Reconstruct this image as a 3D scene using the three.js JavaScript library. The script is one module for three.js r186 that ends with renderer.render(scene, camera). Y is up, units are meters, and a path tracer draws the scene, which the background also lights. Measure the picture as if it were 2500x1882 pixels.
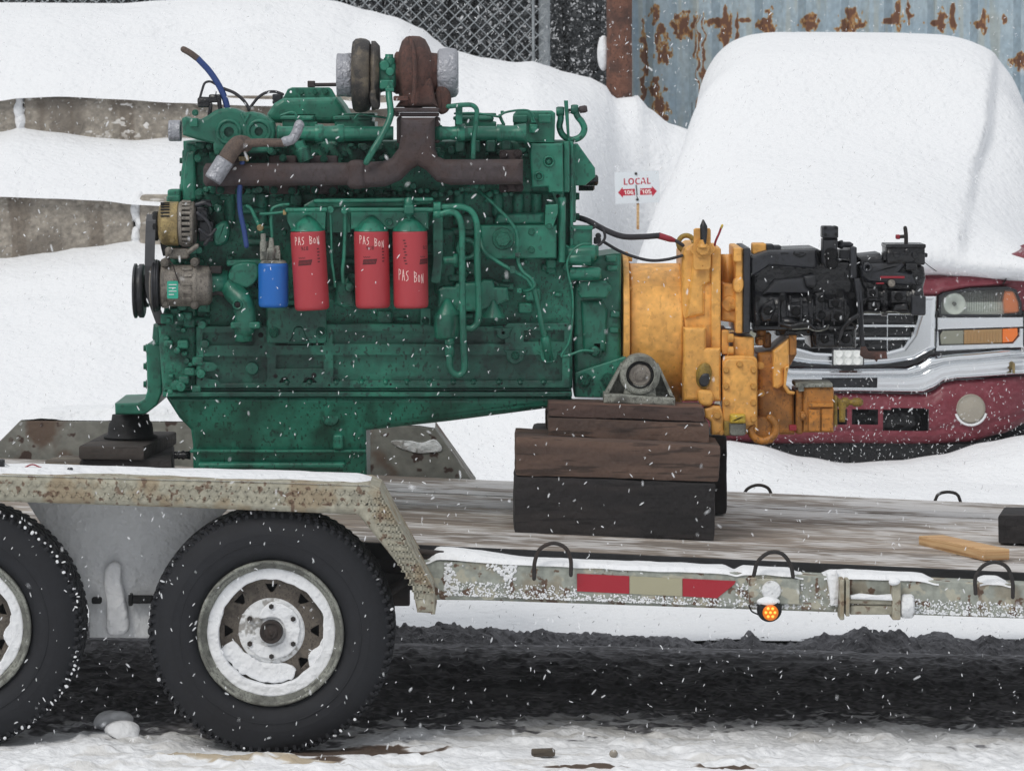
import * as THREE from 'three';
import { mergeGeometries, toCreasedNormals } from 'three/addons/utils/BufferGeometryUtils.js';
import { RoundedBoxGeometry } from 'three/addons/geometries/RoundedBoxGeometry.js';

// ---------- camera, sky, sun, exposure ----------
const scene = new THREE.Scene();
const F = 10140, CY = 1.9, CZ = 12, PITCH = Math.atan((941 - 244) / F);
const camera = new THREE.PerspectiveCamera(2 * Math.atan(941 / F) * 180 / Math.PI, 1024 / 770, 0.1, 400);
camera.position.set(0, CY, CZ); camera.rotation.x = -PITCH; camera.focus = 13; camera.userData.fStop = 18;
const renderer = new THREE.WebGLRenderer({ antialias: true });
renderer.toneMapping = THREE.LinearToneMapping;
renderer.toneMappingExposure = 0.98;
renderer.shadowMap.enabled = true;
{ // overcast snow sky: brighter towards the zenith all round
  const W = 64, H = 32, d = new Float32Array(W * H * 4);
  for (let j = 0; j < H; j++) for (let i = 0; i < W; i++) {
    const el = ((j + .5) / H - .5) * Math.PI, s = Math.max(0, Math.sin(el));
    const L = 0.36 + 0.62 * s, k = (j * W + i) * 4;
    d[k] = L * .965; d[k + 1] = L * .99; d[k + 2] = L * 1.03; d[k + 3] = 1;
  }
  const t = new THREE.DataTexture(d, W, H, THREE.RGBAFormat, THREE.FloatType);
  t.mapping = THREE.EquirectangularReflectionMapping; t.magFilter = THREE.LinearFilter; t.minFilter = THREE.LinearFilter; t.needsUpdate = true;
  scene.background = t; scene.environment = t;
}
const sun = new THREE.DirectionalLight(0xfffaf2, 1.4);
sun.position.set(-5, 9, 5); sun.target.position.set(0, 0.5, -2); sun.castShadow = true; sun.shadow.radius = 44;
sun.shadow.mapSize.set(2048, 2048);
Object.assign(sun.shadow.camera, { left: -8, right: 8, top: 9, bottom: -9, near: 0.5, far: 40 });
scene.add(sun, sun.target);

// ---------- helpers ----------
let seed = 7;
const rnd = () => { seed = (seed * 1664525 + 1013904223) >>> 0; return seed / 4294967296; };
const rr = (a, b) => a + (b - a) * rnd();
const V3 = (x, y, z) => new THREE.Vector3(x, y, z);
const clamp = (x, a = 0, b = 1) => Math.min(b, Math.max(a, x));
const smooth = (a, b, x) => { const t = clamp((x - a) / (b - a)); return t * t * (3 - 2 * t); };
const mix = (a, b, t) => a + (b - a) * t;
// a photo pixel and a depth in metres give a point in the place
function at(px, py, z) {
  const u = (px - 1250) / F, v = (941 - py) / F, c = Math.cos(PITCH), s = Math.sin(PITCH);
  const t = (CZ - z) / (c + v * s);
  return V3(u * t, CY + (v * c - s) * t, z);
}
const S = z => F / (CZ - z);              // photo pixels per metre at a depth
const deckY = x => 0.569 - 0.046 * x;
function deckAt(px, py, lift = 0) {       // the point of the deck seen at a pixel
  let a = 1, b = -5; for (let i = 0; i < 50; i++) { const m = (a + b) / 2, p = at(px, py, m); if (p.y > deckY(p.x) + lift) a = m; else b = m; }
  return at(px, py, a);
}
// tileable value noise
const HT = new Float32Array(65536); { let s = 12345; for (let i = 0; i < 65536; i++) { s = (s * 1664525 + 1013904223) >>> 0; HT[i] = s / 4294967296; } }
function vn(x, y, px, py, k) {
  const x0 = Math.floor(x), y0 = Math.floor(y), fx = x - x0, fy = y - y0, sx = fx * fx * (3 - 2 * fx), sy = fy * fy * (3 - 2 * fy);
  let xa = x0 % px, ya = y0 % py; if (xa < 0) xa += px; if (ya < 0) ya += py; const xb = xa + 1 === px ? 0 : xa + 1, yb = ya + 1 === py ? 0 : ya + 1;
  const hx = Math.imul(xa, 374761393), hX = Math.imul(xb, 374761393), hy = Math.imul(ya, 668265263) + Math.imul(k, 1274126177) | 0, hY = Math.imul(yb, 668265263) + Math.imul(k, 1274126177) | 0;
  const a = HT[((hx + hy | 0) >>> 13 ^ (hx + hy)) & 65535], b = HT[((hX + hy | 0) >>> 13 ^ (hX + hy)) & 65535], c = HT[((hx + hY | 0) >>> 13 ^ (hx + hY)) & 65535], d = HT[((hX + hY | 0) >>> 13 ^ (hX + hY)) & 65535];
  const p = a + (b - a) * sx, q = c + (d - c) * sx; return p + (q - p) * sy;
}
function fbm(u, v, fx, fy, o = 4, k = 0) { let s = 0, a = .5, t = 0; for (let i = 0; i < o; i++) { s += a * vn(u * fx, v * fy, fx, fy, k + i); t += a; a *= .5; fx *= 2; fy *= 2; } return s / t; }
const nz = (x, y, f, o = 3, k = 0) => fbm(x / 64, y / 64, 64 * f, 64 * f, o, k);   // noise over metres
function tex(w, h, fn, { tile = [1, 1], srgb = true } = {}) {
  const d = new Uint8Array(w * h * 4);
  for (let j = 0; j < h; j++) for (let i = 0; i < w; i++) {
    const c = fn((i + .5) / w, (j + .5) / h), k = (j * w + i) * 4;
    if (typeof c === 'number') d[k] = d[k + 1] = d[k + 2] = clamp(c) * 255; else { d[k] = clamp(c[0], 0, 255); d[k + 1] = clamp(c[1], 0, 255); d[k + 2] = clamp(c[2], 0, 255); }
    d[k + 3] = 255;
  }
  const t = new THREE.DataTexture(d, w, h); t.wrapS = t.wrapT = THREE.RepeatWrapping; t.magFilter = THREE.LinearFilter; t.minFilter = THREE.LinearMipmapLinearFilter; t.generateMipmaps = true;
  if (srgb) t.colorSpace = THREE.SRGBColorSpace; t.repeat.set(1 / tile[0], 1 / tile[1]); t.needsUpdate = true; return t;
}
const lerp3 = (a, b, t) => [mix(a[0], b[0], t), mix(a[1], b[1], t), mix(a[2], b[2], t)];
const sc3 = (a, s) => [a[0] * s, a[1] * s, a[2] * s];
const B = {
  fine: tex(512, 512, (u, v) => fbm(u, v, 48, 48, 4), { tile: [1, 1], srgb: false }),
  lump: tex(512, 512, (u, v) => .6 * fbm(u, v, 14, 14, 4, 9) + .4 * Math.pow(fbm(u, v, 40, 40, 3, 19), 2), { tile: [.7, .7], srgb: false }),
  wood: tex(512, 512, (u, v) => fbm(u, v, 3, 60, 4, 4), { tile: [1, .6], srgb: false }),
  snow: tex(512, 512, (u, v) => .7 * fbm(u, v, 6, 6, 6, 31) + .3 * fbm(u, v, 60, 60, 3, 37), { tile: [1.6, 1.6], srgb: false }),
  crease: tex(256, 256, (u, v) => Math.abs(fbm(u, v, 6, 6, 4, 3) - .5) * 2, { tile: [.12, .12], srgb: false }),
};
function mat(color, rough, o = {}) { return new THREE.MeshStandardMaterial({ color, roughness: rough, ...o }); }
function paint(base, grime, amt, tile, k, rough, o = {}) {   // painted metal with blotches of grime and fine mottling
  const t = tex(512, 512, (u, v) => {
    const n = fbm(u, v, 5, 5, 5, k), m = fbm(u, v, 40, 40, 3, k + 7), q = fbm(u, v, 12, 12, 4, k + 13);
    let c = sc3(base, .86 + .26 * m);
    c = lerp3(c, grime, clamp(amt * smooth(.42, .74, n) * (.5 + .5 * q)));
    c = lerp3(c, grime, clamp(amt * .6 * smooth(.56, .78, q))); const d = fbm(u, v, 90, 60, 2, k + 19); return lerp3(c, sc3(grime, .8), clamp(.7 * amt * smooth(.66, .76, d)));
  }, { tile: [tile, tile] });
  return new THREE.MeshStandardMaterial({ map: t, roughness: rough, bumpMap: B.fine, bumpScale: .0012, ...o });
}
const M = {
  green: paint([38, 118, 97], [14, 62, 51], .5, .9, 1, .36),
  greenPanShade: paint([38, 118, 97], [11, 58, 46], .9, .6, 41, .34),  // pan green darkened: shade of the downward-facing walls put into the colour
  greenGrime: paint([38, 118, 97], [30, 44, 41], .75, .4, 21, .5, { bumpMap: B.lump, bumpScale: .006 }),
  greenOilShade: paint([38, 118, 97], [17, 52, 46], .85, .7, 31, .42, { bumpScale: .002 }),  // same green with oil film, also darkened to paint in shade on the block
  orange: paint([228, 170, 88], [184, 132, 66], .35, .8, 61, .45),
  orangeDark: paint([188, 124, 50], [104, 74, 42], .6, .5, 65, .5),
  black: paint([26, 27, 31], [15, 15, 17], .6, .5, 71, .27, { bumpMap: B.lump, bumpScale: .008 }),
  blackSat: paint([42, 44, 50], [18, 18, 20], .6, .5, 75, .4, { bumpScale: .002 }),
  iron: paint([66, 58, 60], [66, 48, 44], .7, .5, 81, .75, { bumpMap: B.lump, bumpScale: .004 }),
  rust: paint([90, 62, 55], [56, 44, 42], .8, .35, 91, .85, { bumpMap: B.lump, bumpScale: .004 }),
  rustPost: paint([116, 80, 66], [76, 56, 50], .9, .5, 95, .95, { bumpMap: B.lump, bumpScale: .006 }),
  compressor: paint([44, 42, 42], [140, 126, 104], .6, .22, 101, .6, { bumpMap: B.lump, bumpScale: .003 }),
  alu: paint([128, 122, 114], [66, 62, 58], .75, .25, 111, .55),
  brass: paint([164, 144, 96], [86, 74, 50], .7, .2, 115, .5),
  castGrey: paint([138, 140, 132], [66, 66, 62], .8, .22, 121, .7, { bumpScale: .002 }),
  rubber: paint([27, 28, 31], [18, 18, 20], .5, .4, 131, .8),
  tyre: paint([23, 25, 31], [32, 34, 40], .5, .4, 135, .78, { bumpMap: B.lump, bumpScale: .002 }),
  belt: mat(0x4c4d50, .7, { bumpMap: B.fine, bumpScale: .002 }),
  dark: mat(0x111214, .8), darkSteel: paint([40, 38, 38], [62, 46, 38], .6, .4, 137, .75),
  tape: new THREE.MeshStandardMaterial({ color: 0x9a9ca3, roughness: .42, metalness: .25, bumpMap: B.crease, bumpScale: .006 }),
  red: mat(0xb3202e, .4), redWire: mat(0x8c1f2e, .5), blue: mat(0x1765b8, .42, { bumpMap: B.fine, bumpScale: .001 }), blueHose: mat(0x27417a, .6, { bumpMap: B.fine, bumpScale: .002 }),
  hoseBrown: paint([98, 84, 76], [70, 62, 60], .7, .2, 141, .85), loom: mat(0x2d2c31, .75, { bumpMap: B.fine, bumpScale: .003 }),
  olive: paint([150, 124, 52], [90, 74, 34], .7, .15, 143, .55), yellow: paint([206, 176, 60], [130, 116, 60], .5, .1, 145, .5),
  teal: mat(0x2fa58c, .5), white: mat(0xdfe1e2, .5), galv: paint([158, 164, 168], [120, 126, 130], .6, .3, 147, .5, { metalness: .3 }),
  chrome: new THREE.MeshStandardMaterial({ color: 0xdadde0, roughness: .13, metalness: 1 }),
  burgundy: paint([112, 34, 48], [140, 84, 92], .5, .12, 151, .42),
  lens: new THREE.MeshPhysicalMaterial({ color: 0xcfd2d0, roughness: .18, clearcoat: 1 }),
  glass: new THREE.MeshPhysicalMaterial({ color: 0xf6f8f6, roughness: .38, transmission: 1, thickness: 0, ior: 1.5 }), amber: new THREE.MeshPhysicalMaterial({ color: 0xe0701c, roughness: .3, clearcoat: .6 }), amberDull: mat(0xa08058, .4), lensGreen: mat(0x86877a, .4), fog: mat(0x9c968a, .45, { bumpMap: B.fine, bumpScale: .001 }),
  reflector: new THREE.MeshStandardMaterial({ color: 0xe6e8e6, roughness: .35, metalness: 0 }),
  snow: new THREE.MeshStandardMaterial({ color: 0xe7e9ec, roughness: .95, bumpMap: B.snow, bumpScale: .028 }),
  snowFine: new THREE.MeshStandardMaterial({ color: 0xe6e8eb, roughness: .95, bumpMap: B.lump, bumpScale: .015 }),
  lumber: new THREE.MeshStandardMaterial({ map: tex(256, 256, (u, v) => lerp3([206, 172, 128], [170, 126, 84], smooth(.35, .7, fbm(u, v, 2, 40, 4, 5))), { tile: [.5, .25] }), roughness: .85, bumpMap: B.wood, bumpScale: .002 }),
};
function timberMat(base, dark, k) { return new THREE.MeshStandardMaterial({ map: tex(512, 512, (u, v) => { const g = fbm(u, v, 3, 14, 4, k), n = fbm(u, v, 4, 5, 4, k + 3), s = fbm(u, v, 10, 50, 3, k + 5); let c = lerp3(base, dark, .6 * smooth(.3, .75, g)); c = lerp3(c, dark, .7 * smooth(.45, .65, n)); return lerp3(c, sc3(dark, .55), .45 * smooth(.64, .74, s)); }, { tile: [1.1, .5] }), roughness: .9, bumpMap: B.fine, bumpScale: .005 }); }
M.rimDirt = paint([96, 89, 81], [62, 56, 52], .8, .3, 139, .8); M.timberBrown = timberMat([100, 80, 70], [66, 55, 51], 200); M.timberBlack = timberMat([50, 46, 46], [33, 32, 34], 210); M.timberDark = timberMat([72, 66, 62], [46, 43, 43], 235); M.timberGrey = timberMat([112, 104, 92], [74, 66, 58], 220); M.timberRed = timberMat([112, 82, 70], [72, 58, 54], 230);
M.steel = new THREE.MeshStandardMaterial({ map: tex(1024, 1024, (u, v) => {   // trailer paint: grey-green with rust scale and blisters
  const n = fbm(u, v, 10, 10, 5, 240), m = fbm(u, v, 60, 60, 3, 245), q = fbm(u, v, 28, 28, 4, 248);
  let c = sc3([150, 154, 146], .86 + .28 * m); c = lerp3(c, [136, 120, 98], .45 * smooth(.56, .7, n)); c = lerp3(c, [92, 68, 54], smooth(.66, .72, q) * .9); return lerp3(c, [186, 180, 160], .6 * smooth(.60, .68, fbm(u, v, 24, 24, 4, 252)));
}, { tile: [.9, .9] }), roughness: .7, bumpMap: B.lump, bumpScale: .003 });
M.steelRust = new THREE.MeshStandardMaterial({ map: tex(512, 512, (u, v) => { const n = fbm(u, v, 8, 8, 5, 260), q = fbm(u, v, 44, 44, 4, 262); let c = sc3([158, 155, 140], .84 + .3 * fbm(u, v, 50, 50, 3, 268)); c = lerp3(c, [138, 116, 88], .5 * smooth(.52, .7, n)); return lerp3(c, [96, 74, 60], .75 * smooth(.64, .73, q)); }, { tile: [.7, .7] }), roughness: .8, bumpMap: B.lump, bumpScale: .004 });
M.steelGrey = new THREE.MeshStandardMaterial({ map: tex(512, 512, (u, v) => { const n = fbm(u, v, 6, 6, 5, 270), q = fbm(u, v, 20, 20, 4, 272); let c = sc3([124, 124, 118], .85 + .3 * fbm(u, v, 40, 40, 3, 274)); c = lerp3(c, [92, 72, 60], .8 * smooth(.56, .68, n)); return lerp3(c, [66, 50, 44], smooth(.66, .72, q)); }, { tile: [1.1, 1.1] }), roughness: .75, bumpMap: B.fine, bumpScale: .002 });
M.crust = new THREE.MeshStandardMaterial({ map: tex(512, 512, (u, v) => { const n = fbm(u, v, 30, 30, 3, 281), q = fbm(u, v, 7, 7, 4, 285); return lerp3([222, 224, 226], [140, 138, 134], .85 * smooth(.53, .68, .55 * n + .45 * q)); }, { tile: [.5, .5] }), roughness: .95, bumpMap: B.lump, bumpScale: .02 });
M.plaster = new THREE.MeshStandardMaterial({ map: tex(512, 512, (u, v) => { const n = fbm(u, v, 40, 40, 3, 286), q = fbm(u, v, 3, 2, 4, 288); return lerp3([228, 230, 232], [122, 120, 117], .9 * smooth(.56, .66, .4 * n + .6 * q)); }, { tile: [.62, .8] }), roughness: .95, bumpMap: B.lump, bumpScale: .012 });
M.concrete = new THREE.MeshStandardMaterial({ map: tex(1024, 512, (u, v) => { const n = fbm(u, v, 8, 5, 5, 290), m = fbm(u, v, 90, 60, 3, 293), st = fbm(u, v, 26, 2, 3, 297); let c = sc3([152, 145, 135], .78 + .4 * m); c = lerp3(c, [110, 103, 95], .7 * smooth(.5, .68, n)); c = lerp3(c, [96, 86, 76], .5 * smooth(.55, .7, st)); return lerp3(c, [226, 224, 222], smooth(.7, .74, fbm(u, v, 50, 44, 3, 299)) * smooth(.45, .6, fbm(u, v, 4, 3, 3, 301))); }, { tile: [2.2, 1.1] }), roughness: .95, bumpMap: B.lump, bumpScale: .02 });

function fin(g, keep) {     // non-indexed, uv in metres by the face's main direction
  if (g.index) g = g.toNonIndexed();
  for (const k of Object.keys(g.attributes)) if (!['position', 'normal', 'uv'].includes(k)) g.deleteAttribute(k);
  if (!g.attributes.normal) g.computeVertexNormals();
  g.morphAttributes = {}; g.clearGroups();
  if (keep) return g;
  const p = g.attributes.position, n = p.count, uv = new Float32Array(n * 2), a = V3(), b = V3(), c = V3();
  for (let i = 0; i < n; i += 3) {
    a.fromBufferAttribute(p, i); b.fromBufferAttribute(p, i + 1).sub(a); c.fromBufferAttribute(p, i + 2).sub(a); b.cross(c);
    const x = Math.abs(b.x), y = Math.abs(b.y), z = Math.abs(b.z), ax = y >= x && y >= z ? 1 : x > z ? 0 : 2;
    for (let k = i; k < i + 3; k++) { const X = p.getX(k), Y = p.getY(k), Z = p.getZ(k); uv[2 * k] = ax === 0 ? Z : X; uv[2 * k + 1] = ax === 1 ? Z : Y; }
  }
  g.setAttribute('uv', new THREE.BufferAttribute(uv, 2)); return g;
}
function loft(x0, x1, n, top, bot, prof, zc, hole) {   // curved panel: photo pixel columns, top and bottom lines, cross-section bulge [share of height, metres forward]
  const pos = [], idx = [], m = 26, pf = t => { for (let i = 1; i < prof.length; i++) if (t <= prof[i][0]) { const k = (t - prof[i - 1][0]) / (prof[i][0] - prof[i - 1][0]); return mix(prof[i - 1][1], prof[i][1], k * k * (3 - 2 * k)); } return prof[prof.length - 1][1]; };
  for (let i = 0; i <= n; i++) for (let j = 0; j <= m; j++) { const x = mix(x0, x1, i / n), t = j / m, z = zc(x), p = at(x, mix(top(x), bot(x), t), z); pos.push(p.x, p.y, z + pf(t)); }
  for (let i = 0; i < n; i++) for (let j = 0; j < m; j++) { const x = mix(x0, x1, (i + .5) / n), y = mix(top(x), bot(x), (j + .5) / m); if (hole && hole(x, y)) continue; const a = i * (m + 1) + j, b = a + m + 1; idx.push(a, a + 1, b, b, a + 1, b + 1); }
  const g = new THREE.BufferGeometry(); g.setAttribute('position', new THREE.Float32BufferAttribute(pos, 3)); g.setIndex(idx); g.computeVertexNormals(); return g;
}
function hexa(pts, zF, dep, r, amp, k) {      // sawn timber: four photo corners (tl, tr, br, bl), worn rounded edges, uneven faces
  const [a, b, c, d] = pts.map(([x, y]) => at(x, y, zF)), w = a.distanceTo(b), h = a.distanceTo(d), g = new THREE.BoxGeometry(w, h, dep, Math.ceil(w * 60), Math.ceil(h * 60), Math.ceil(dep * 40)), p = g.attributes.position, v = V3(), q = V3();
  for (let i = 0; i < p.count; i++) { v.fromBufferAttribute(p, i); const rl = r * (.5 + 1.1 * nz(v.x + 20 + v.z, v.y + 20, 7, 3, k)); q.set(clamp(v.x, -w / 2 + rl, w / 2 - rl), clamp(v.y, -h / 2 + rl, h / 2 - rl), clamp(v.z, -dep / 2 + rl, dep / 2 - rl)); const dd = v.clone().sub(q), L = dd.length(); if (L > 1e-6) v.copy(q).addScaledVector(dd, Math.min(1, rl / L));
    const u = v.x / w + .5, t = .5 - v.y / h, T = a.clone().lerp(b, u), Bm = d.clone().lerp(c, u), P2 = T.lerp(Bm, t); p.setXYZ(i, P2.x, P2.y, zF - dep / 2 + v.z); }
  g.computeVertexNormals(); rough(g, amp, 12, k); const n = rough(g, amp * .5, 45, k + 3); return n;
}
const org = new WeakMap(), names = new Map();
const numbered = n => { const k = names.get(n) || 0; names.set(n, k + 1); return k ? `${n}_${String(k).padStart(3, '0')}` : n; };
function tag(o, label, category, group, kind) { o.userData = { label }; if (category) o.userData.category = category; if (group) o.userData.group = group; if (kind) o.userData.kind = kind; return o; }
function thing(name, label, category, base, group) { const g = new THREE.Group(); g.name = numbered(name); g.position.copy(base); scene.add(g); org.set(g, base.clone()); return tag(g, label, category, group); }
function P(parent, name, geoms, m, keep) {        // one named mesh under its parent, made of geometries given in world metres
  const gs = (Array.isArray(geoms) ? geoms : [geoms]).map(g => fin(g, keep));
  const g = gs.length > 1 ? mergeGeometries(gs) : gs[0], o = org.get(parent) || V3(0, 0, 0);
  g.translate(-o.x, -o.y, -o.z);
  const me = new THREE.Mesh(g, m); me.name = parent === scene ? numbered(name) : name; me.castShadow = me.receiveShadow = true;
  parent.add(me); org.set(me, o); return me;
}
function solo(name, geoms, m, label, category, group, kind) { return tag(P(scene, name, geoms, m), label, category, group, kind); }
// a thing that is one mesh, with its origin at its own base
function piece(name, geoms, m, label, category, group, kind) {
  const gs = (Array.isArray(geoms) ? geoms : [geoms]).map(g => fin(g)), g = gs.length > 1 ? mergeGeometries(gs) : gs[0];
  g.computeBoundingBox(); const c = g.boundingBox.getCenter(V3()); c.y = g.boundingBox.min.y; g.translate(-c.x, -c.y, -c.z);
  const me = new THREE.Mesh(g, m); me.name = numbered(name); me.position.copy(c); me.castShadow = me.receiveShadow = true; scene.add(me); org.set(me, c); return tag(me, label, category, group, kind);
}
const circ = (cx, cy, r, n = 24) => Array.from({ length: n }, (_, i) => [cx + r * Math.cos(i / n * 2 * Math.PI), cy + r * Math.sin(i / n * 2 * Math.PI)]);
const rect = (x0, y0, x1, y1, r = 0) => { if (!r) return [[x0, y0], [x1, y0], [x1, y1], [x0, y1]]; const o = []; for (const [cx, cy, a0] of [[x1 - r, y0 + r, -90], [x1 - r, y1 - r, 0], [x0 + r, y1 - r, 90], [x0 + r, y0 + r, 180]]) for (let i = 0; i <= 3; i++) { const a = (a0 + i * 30) * Math.PI / 180; o.push([cx + r * Math.cos(a), cy + r * Math.sin(a)]); } return o; };
const spl = (pts, n = 60) => new THREE.CatmullRomCurve3(pts.map(p => V3(p[0], p[1], 0)), true, 'centripetal').getPoints(n).slice(0, -1).map(p => [p.x, p.y]);
function poly(pts, zF, dep, { b = .004, holes = [], seg = 2 } = {}) {    // outline in photo pixels at depth zF, thickness behind it
  const w = a => a.map(([x, y]) => { const p = at(x, y, zF); return new THREE.Vector2(p.x, p.y); });
  const sh = new THREE.Shape(w(pts)); for (const h of holes) sh.holes.push(new THREE.Path(w(h)));
  b = Math.min(b, dep * .45);
  const g = new THREE.ExtrudeGeometry(sh, { depth: dep - 2 * b, bevelEnabled: b > 0, bevelThickness: b, bevelSize: b, bevelOffset: -b, bevelSegments: seg, curveSegments: 4 });
  return g.translate(0, 0, zF - (dep - b));
}
function rb(x0, y0, x1, y1, zF, dep, r = .005) { const a = at(x0, y1, zF), b = at(x1, y0, zF), w = b.x - a.x, h = b.y - a.y; return new RoundedBoxGeometry(w, h, dep, 2, Math.min(r, w * .45, h * .45, dep * .45)).translate((a.x + b.x) / 2, (a.y + b.y) / 2, zF - dep / 2); }
function latheX(cy, z, prof, seg = 36, cx) { const k = S(z), g = new THREE.LatheGeometry(prof.map(([x, r]) => new THREE.Vector2(Math.max(r, .01) / k, at(x, cy, z).x)), seg); return g.rotateZ(-Math.PI / 2).translate(0, at(prof[0][0], cy, z).y, z); }
function latheY(cx, z, prof, seg = 36) { const k = S(z), p = prof.slice().sort((a, b) => b[0] - a[0]), c = at(cx, p[0][0], z); return new THREE.LatheGeometry(p.map(([y, r]) => new THREE.Vector2(Math.max(r, .01) / k, at(cx, y, z).y)), seg).translate(c.x, 0, z); }
function latheZ(cx, cy, zF, prof, seg = 32) { const k = S(zF), c = at(cx, cy, zF); return new THREE.LatheGeometry(prof.map(([r, d]) => new THREE.Vector2(Math.max(r, .01) / k, -d)), seg).rotateX(Math.PI / 2).translate(c.x, c.y, zF); }
const disc = (cx, cy, r, zF, dep, c = 1.5, seg = 28) => latheZ(cx, cy, zF, [[0, dep], [r, dep], [r, .003], [r - c, 0], [0, 0]], seg);
function latheA(a, b, prof, seg = 24) { const d = b.clone().sub(a), L = d.length(), g = new THREE.LatheGeometry(prof.map(([t, r]) => new THREE.Vector2(Math.max(r, 1e-5), t * L)), seg); return g.applyQuaternion(new THREE.Quaternion().setFromUnitVectors(V3(0, 1, 0), d.normalize())).translate(a.x, a.y, a.z); }
function tube(pts, r, z = -.9, o = {}) {
  const w = pts.map(p => at(p[0], p[1], p[2] ?? z)), c = new THREE.CatmullRomCurve3(w, !!o.closed, 'centripetal');
  const g = new THREE.TubeGeometry(c, o.n || pts.length * 7, r / S(z), o.rad || 9, !!o.closed);
  if (o.closed) return g;
  const gs = [fin(g)]; for (const [i, p] of [[0, w[0]], [1, w[w.length - 1]]]) gs.push(fin(new THREE.SphereGeometry(r / S(z), 9, 6).scale(.96, .96, .96).translate(p.x, p.y, p.z))); return mergeGeometries(gs);
}
const HEX = fin(new THREE.CylinderGeometry(.94, 1, 1, 6).rotateX(Math.PI / 2)), WASH = fin(new THREE.CylinderGeometry(1, 1, 1, 20).rotateX(Math.PI / 2));
const BOLT = mergeGeometries([HEX.clone().translate(0, 0, .5), WASH.clone().scale(1.35, 1.35, .22).translate(0, 0, .11)]);
function bolt(parent, px, py, r, z, h, m, name = 'bolt', side) {
  const me = new THREE.Mesh(BOLT, m), o = org.get(parent), p = at(px, py, z), k = r / S(z); me.name = name; me.castShadow = me.receiveShadow = true;
  if (side) me.rotation.y = side * Math.PI / 2; me.rotation.z = side ? 0 : (px * 7.3 % 1);
  me.scale.set(k, k, h); me.position.copy(p.sub(o)); parent.add(me); return me;
}
function prism(plan, y0, y1, b = .006, tilt) {   // plan outline [[x, z]...] in metres, from y0 to y1
  const sh = new THREE.Shape(plan.map(([x, z]) => new THREE.Vector2(x, -z)));
  return new THREE.ExtrudeGeometry(sh, { depth: y1 - y0 - 2 * b, bevelEnabled: true, bevelThickness: b, bevelSize: b, bevelOffset: -b, bevelSegments: 2 }).rotateX(-Math.PI / 2).translate(0, y0 + b, 0);
}
function shear(g, sl) { const p = g.attributes.position; for (let i = 0; i < p.count; i++) p.setY(i, p.getY(i) + sl * p.getX(i)); g.computeVertexNormals(); return g; }
function rough(g, amp, f, k = 0) {   // uneven surface: every point is pushed by noise that depends on its place only
  const p = g.attributes.position; for (let i = 0; i < p.count; i++) { const x = p.getX(i), y = p.getY(i), z = p.getZ(i), a = x + z * 1.7 + 20, b = y + z + 20, d = s => (nz(a, b, f, 2, k + s) - .5) * 2 * amp; p.setXYZ(i, x + d(0), y + d(5), z + d(11)); }
  if (g.index) { g.computeVertexNormals(); return g; } return toCreasedNormals(g, .7);
}
function sheet(x0, x1, nx, z0, z1, nzz, h) {      // height field, z0 the near edge
  const pos = [], idx = []; for (let j = 0; j <= nzz; j++) for (let i = 0; i <= nx; i++) { const x = mix(x0, x1, i / nx), z = mix(z0, z1, j / nzz); pos.push(x, h(x, z), z); }
  for (let j = 0; j < nzz; j++) for (let i = 0; i < nx; i++) { const a = j * (nx + 1) + i, b = a + 1, c = a + nx + 1, d = c + 1; idx.push(a, b, c, b, d, c); }
  const g = new THREE.BufferGeometry(); g.setAttribute('position', new THREE.Float32BufferAttribute(pos, 3)); g.setIndex(idx); g.computeVertexNormals(); return g;
}
function tab(t, x) { if (x <= t[0][0]) return t[0][1]; for (let i = 1; i < t.length; i++) if (x <= t[i][0]) { const k = (x - t[i - 1][0]) / (t[i][0] - t[i - 1][0]); return mix(t[i - 1][1], t[i][1], k * k * (3 - 2 * k) * .5 + k * .5); } return t[t.length - 1][1]; }
// ---------- the ground ----------
const gy = x => -0.02 * clamp(x + .7, -6, 6);
const G0 = -3.2, G1 = 3.6, GZ0 = 2.2, GZ1 = -4.0;   // area of the detailed ground
const edgeZ = x => mix(-.46, -.86, smooth(-.9, .5, x)) + .10 * (nz(x + 9, 3, 1.5, 3, 5) - .5);
const groundTex = tex(1536, 1280, (u, v) => {
  const x = mix(G0, G1, u), z = mix(GZ1, GZ0, v);
  const a = fbm(u, v, 160, 140, 3, 400), b = fbm(u, v, 24, 20, 3, 404), g = fbm(u, v, 420, 380, 1, 408), st = fbm(u, v, 10, 60, 3, 410);
  let c = sc3([118, 118, 122], .6 + .8 * g); c = lerp3(c, [146, 146, 150], .6 * smooth(.56, .7, b)); c = lerp3(c, [62, 62, 66], .5 * smooth(.55, .7, st));
  const snowAmt = (z - edgeZ(x)) / 1.0 + .47 + 1.0 * (b - .5) + .7 * (st - .5);       // blown snow lying on the road, grain by grain
  const cover = smooth(-.1, .12, snowAmt - .05 - 1.0 * a);
  let s = sc3([236, 238, 241], .94 + .1 * g); s = lerp3(s, [196, 194, 190], .5 * smooth(.58, .7, fbm(u, v, 40, 90, 4, 414)));
  c = lerp3(c, s, cover);
  // bare brown patches of ice and mud showing through
  for (const [X, Z, rx, rz] of [[-.46, .0, .21, .11], [-.53, .14, .06, .12], [-.84, .18, .18, .1], [-.6, .22, .1, .06], [.22, .24, .1, .03], [.58, .22, .1, .035]]) {
    const q = Math.hypot((x - X) / rx, (z - Z) / rz); if (q < 1.6) { const k = smooth(1.05, .75, q + 1.6 * (fbm(u, v, 60, 110, 4, 418) - .5)); c = lerp3(c, X === -.53 || X === -.46 || X > 0 ? [84, 70, 60] : [186, 172, 150], k); }
  }
  return c;
});
groundTex.wrapS = groundTex.wrapT = THREE.ClampToEdgeWrapping;
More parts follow.
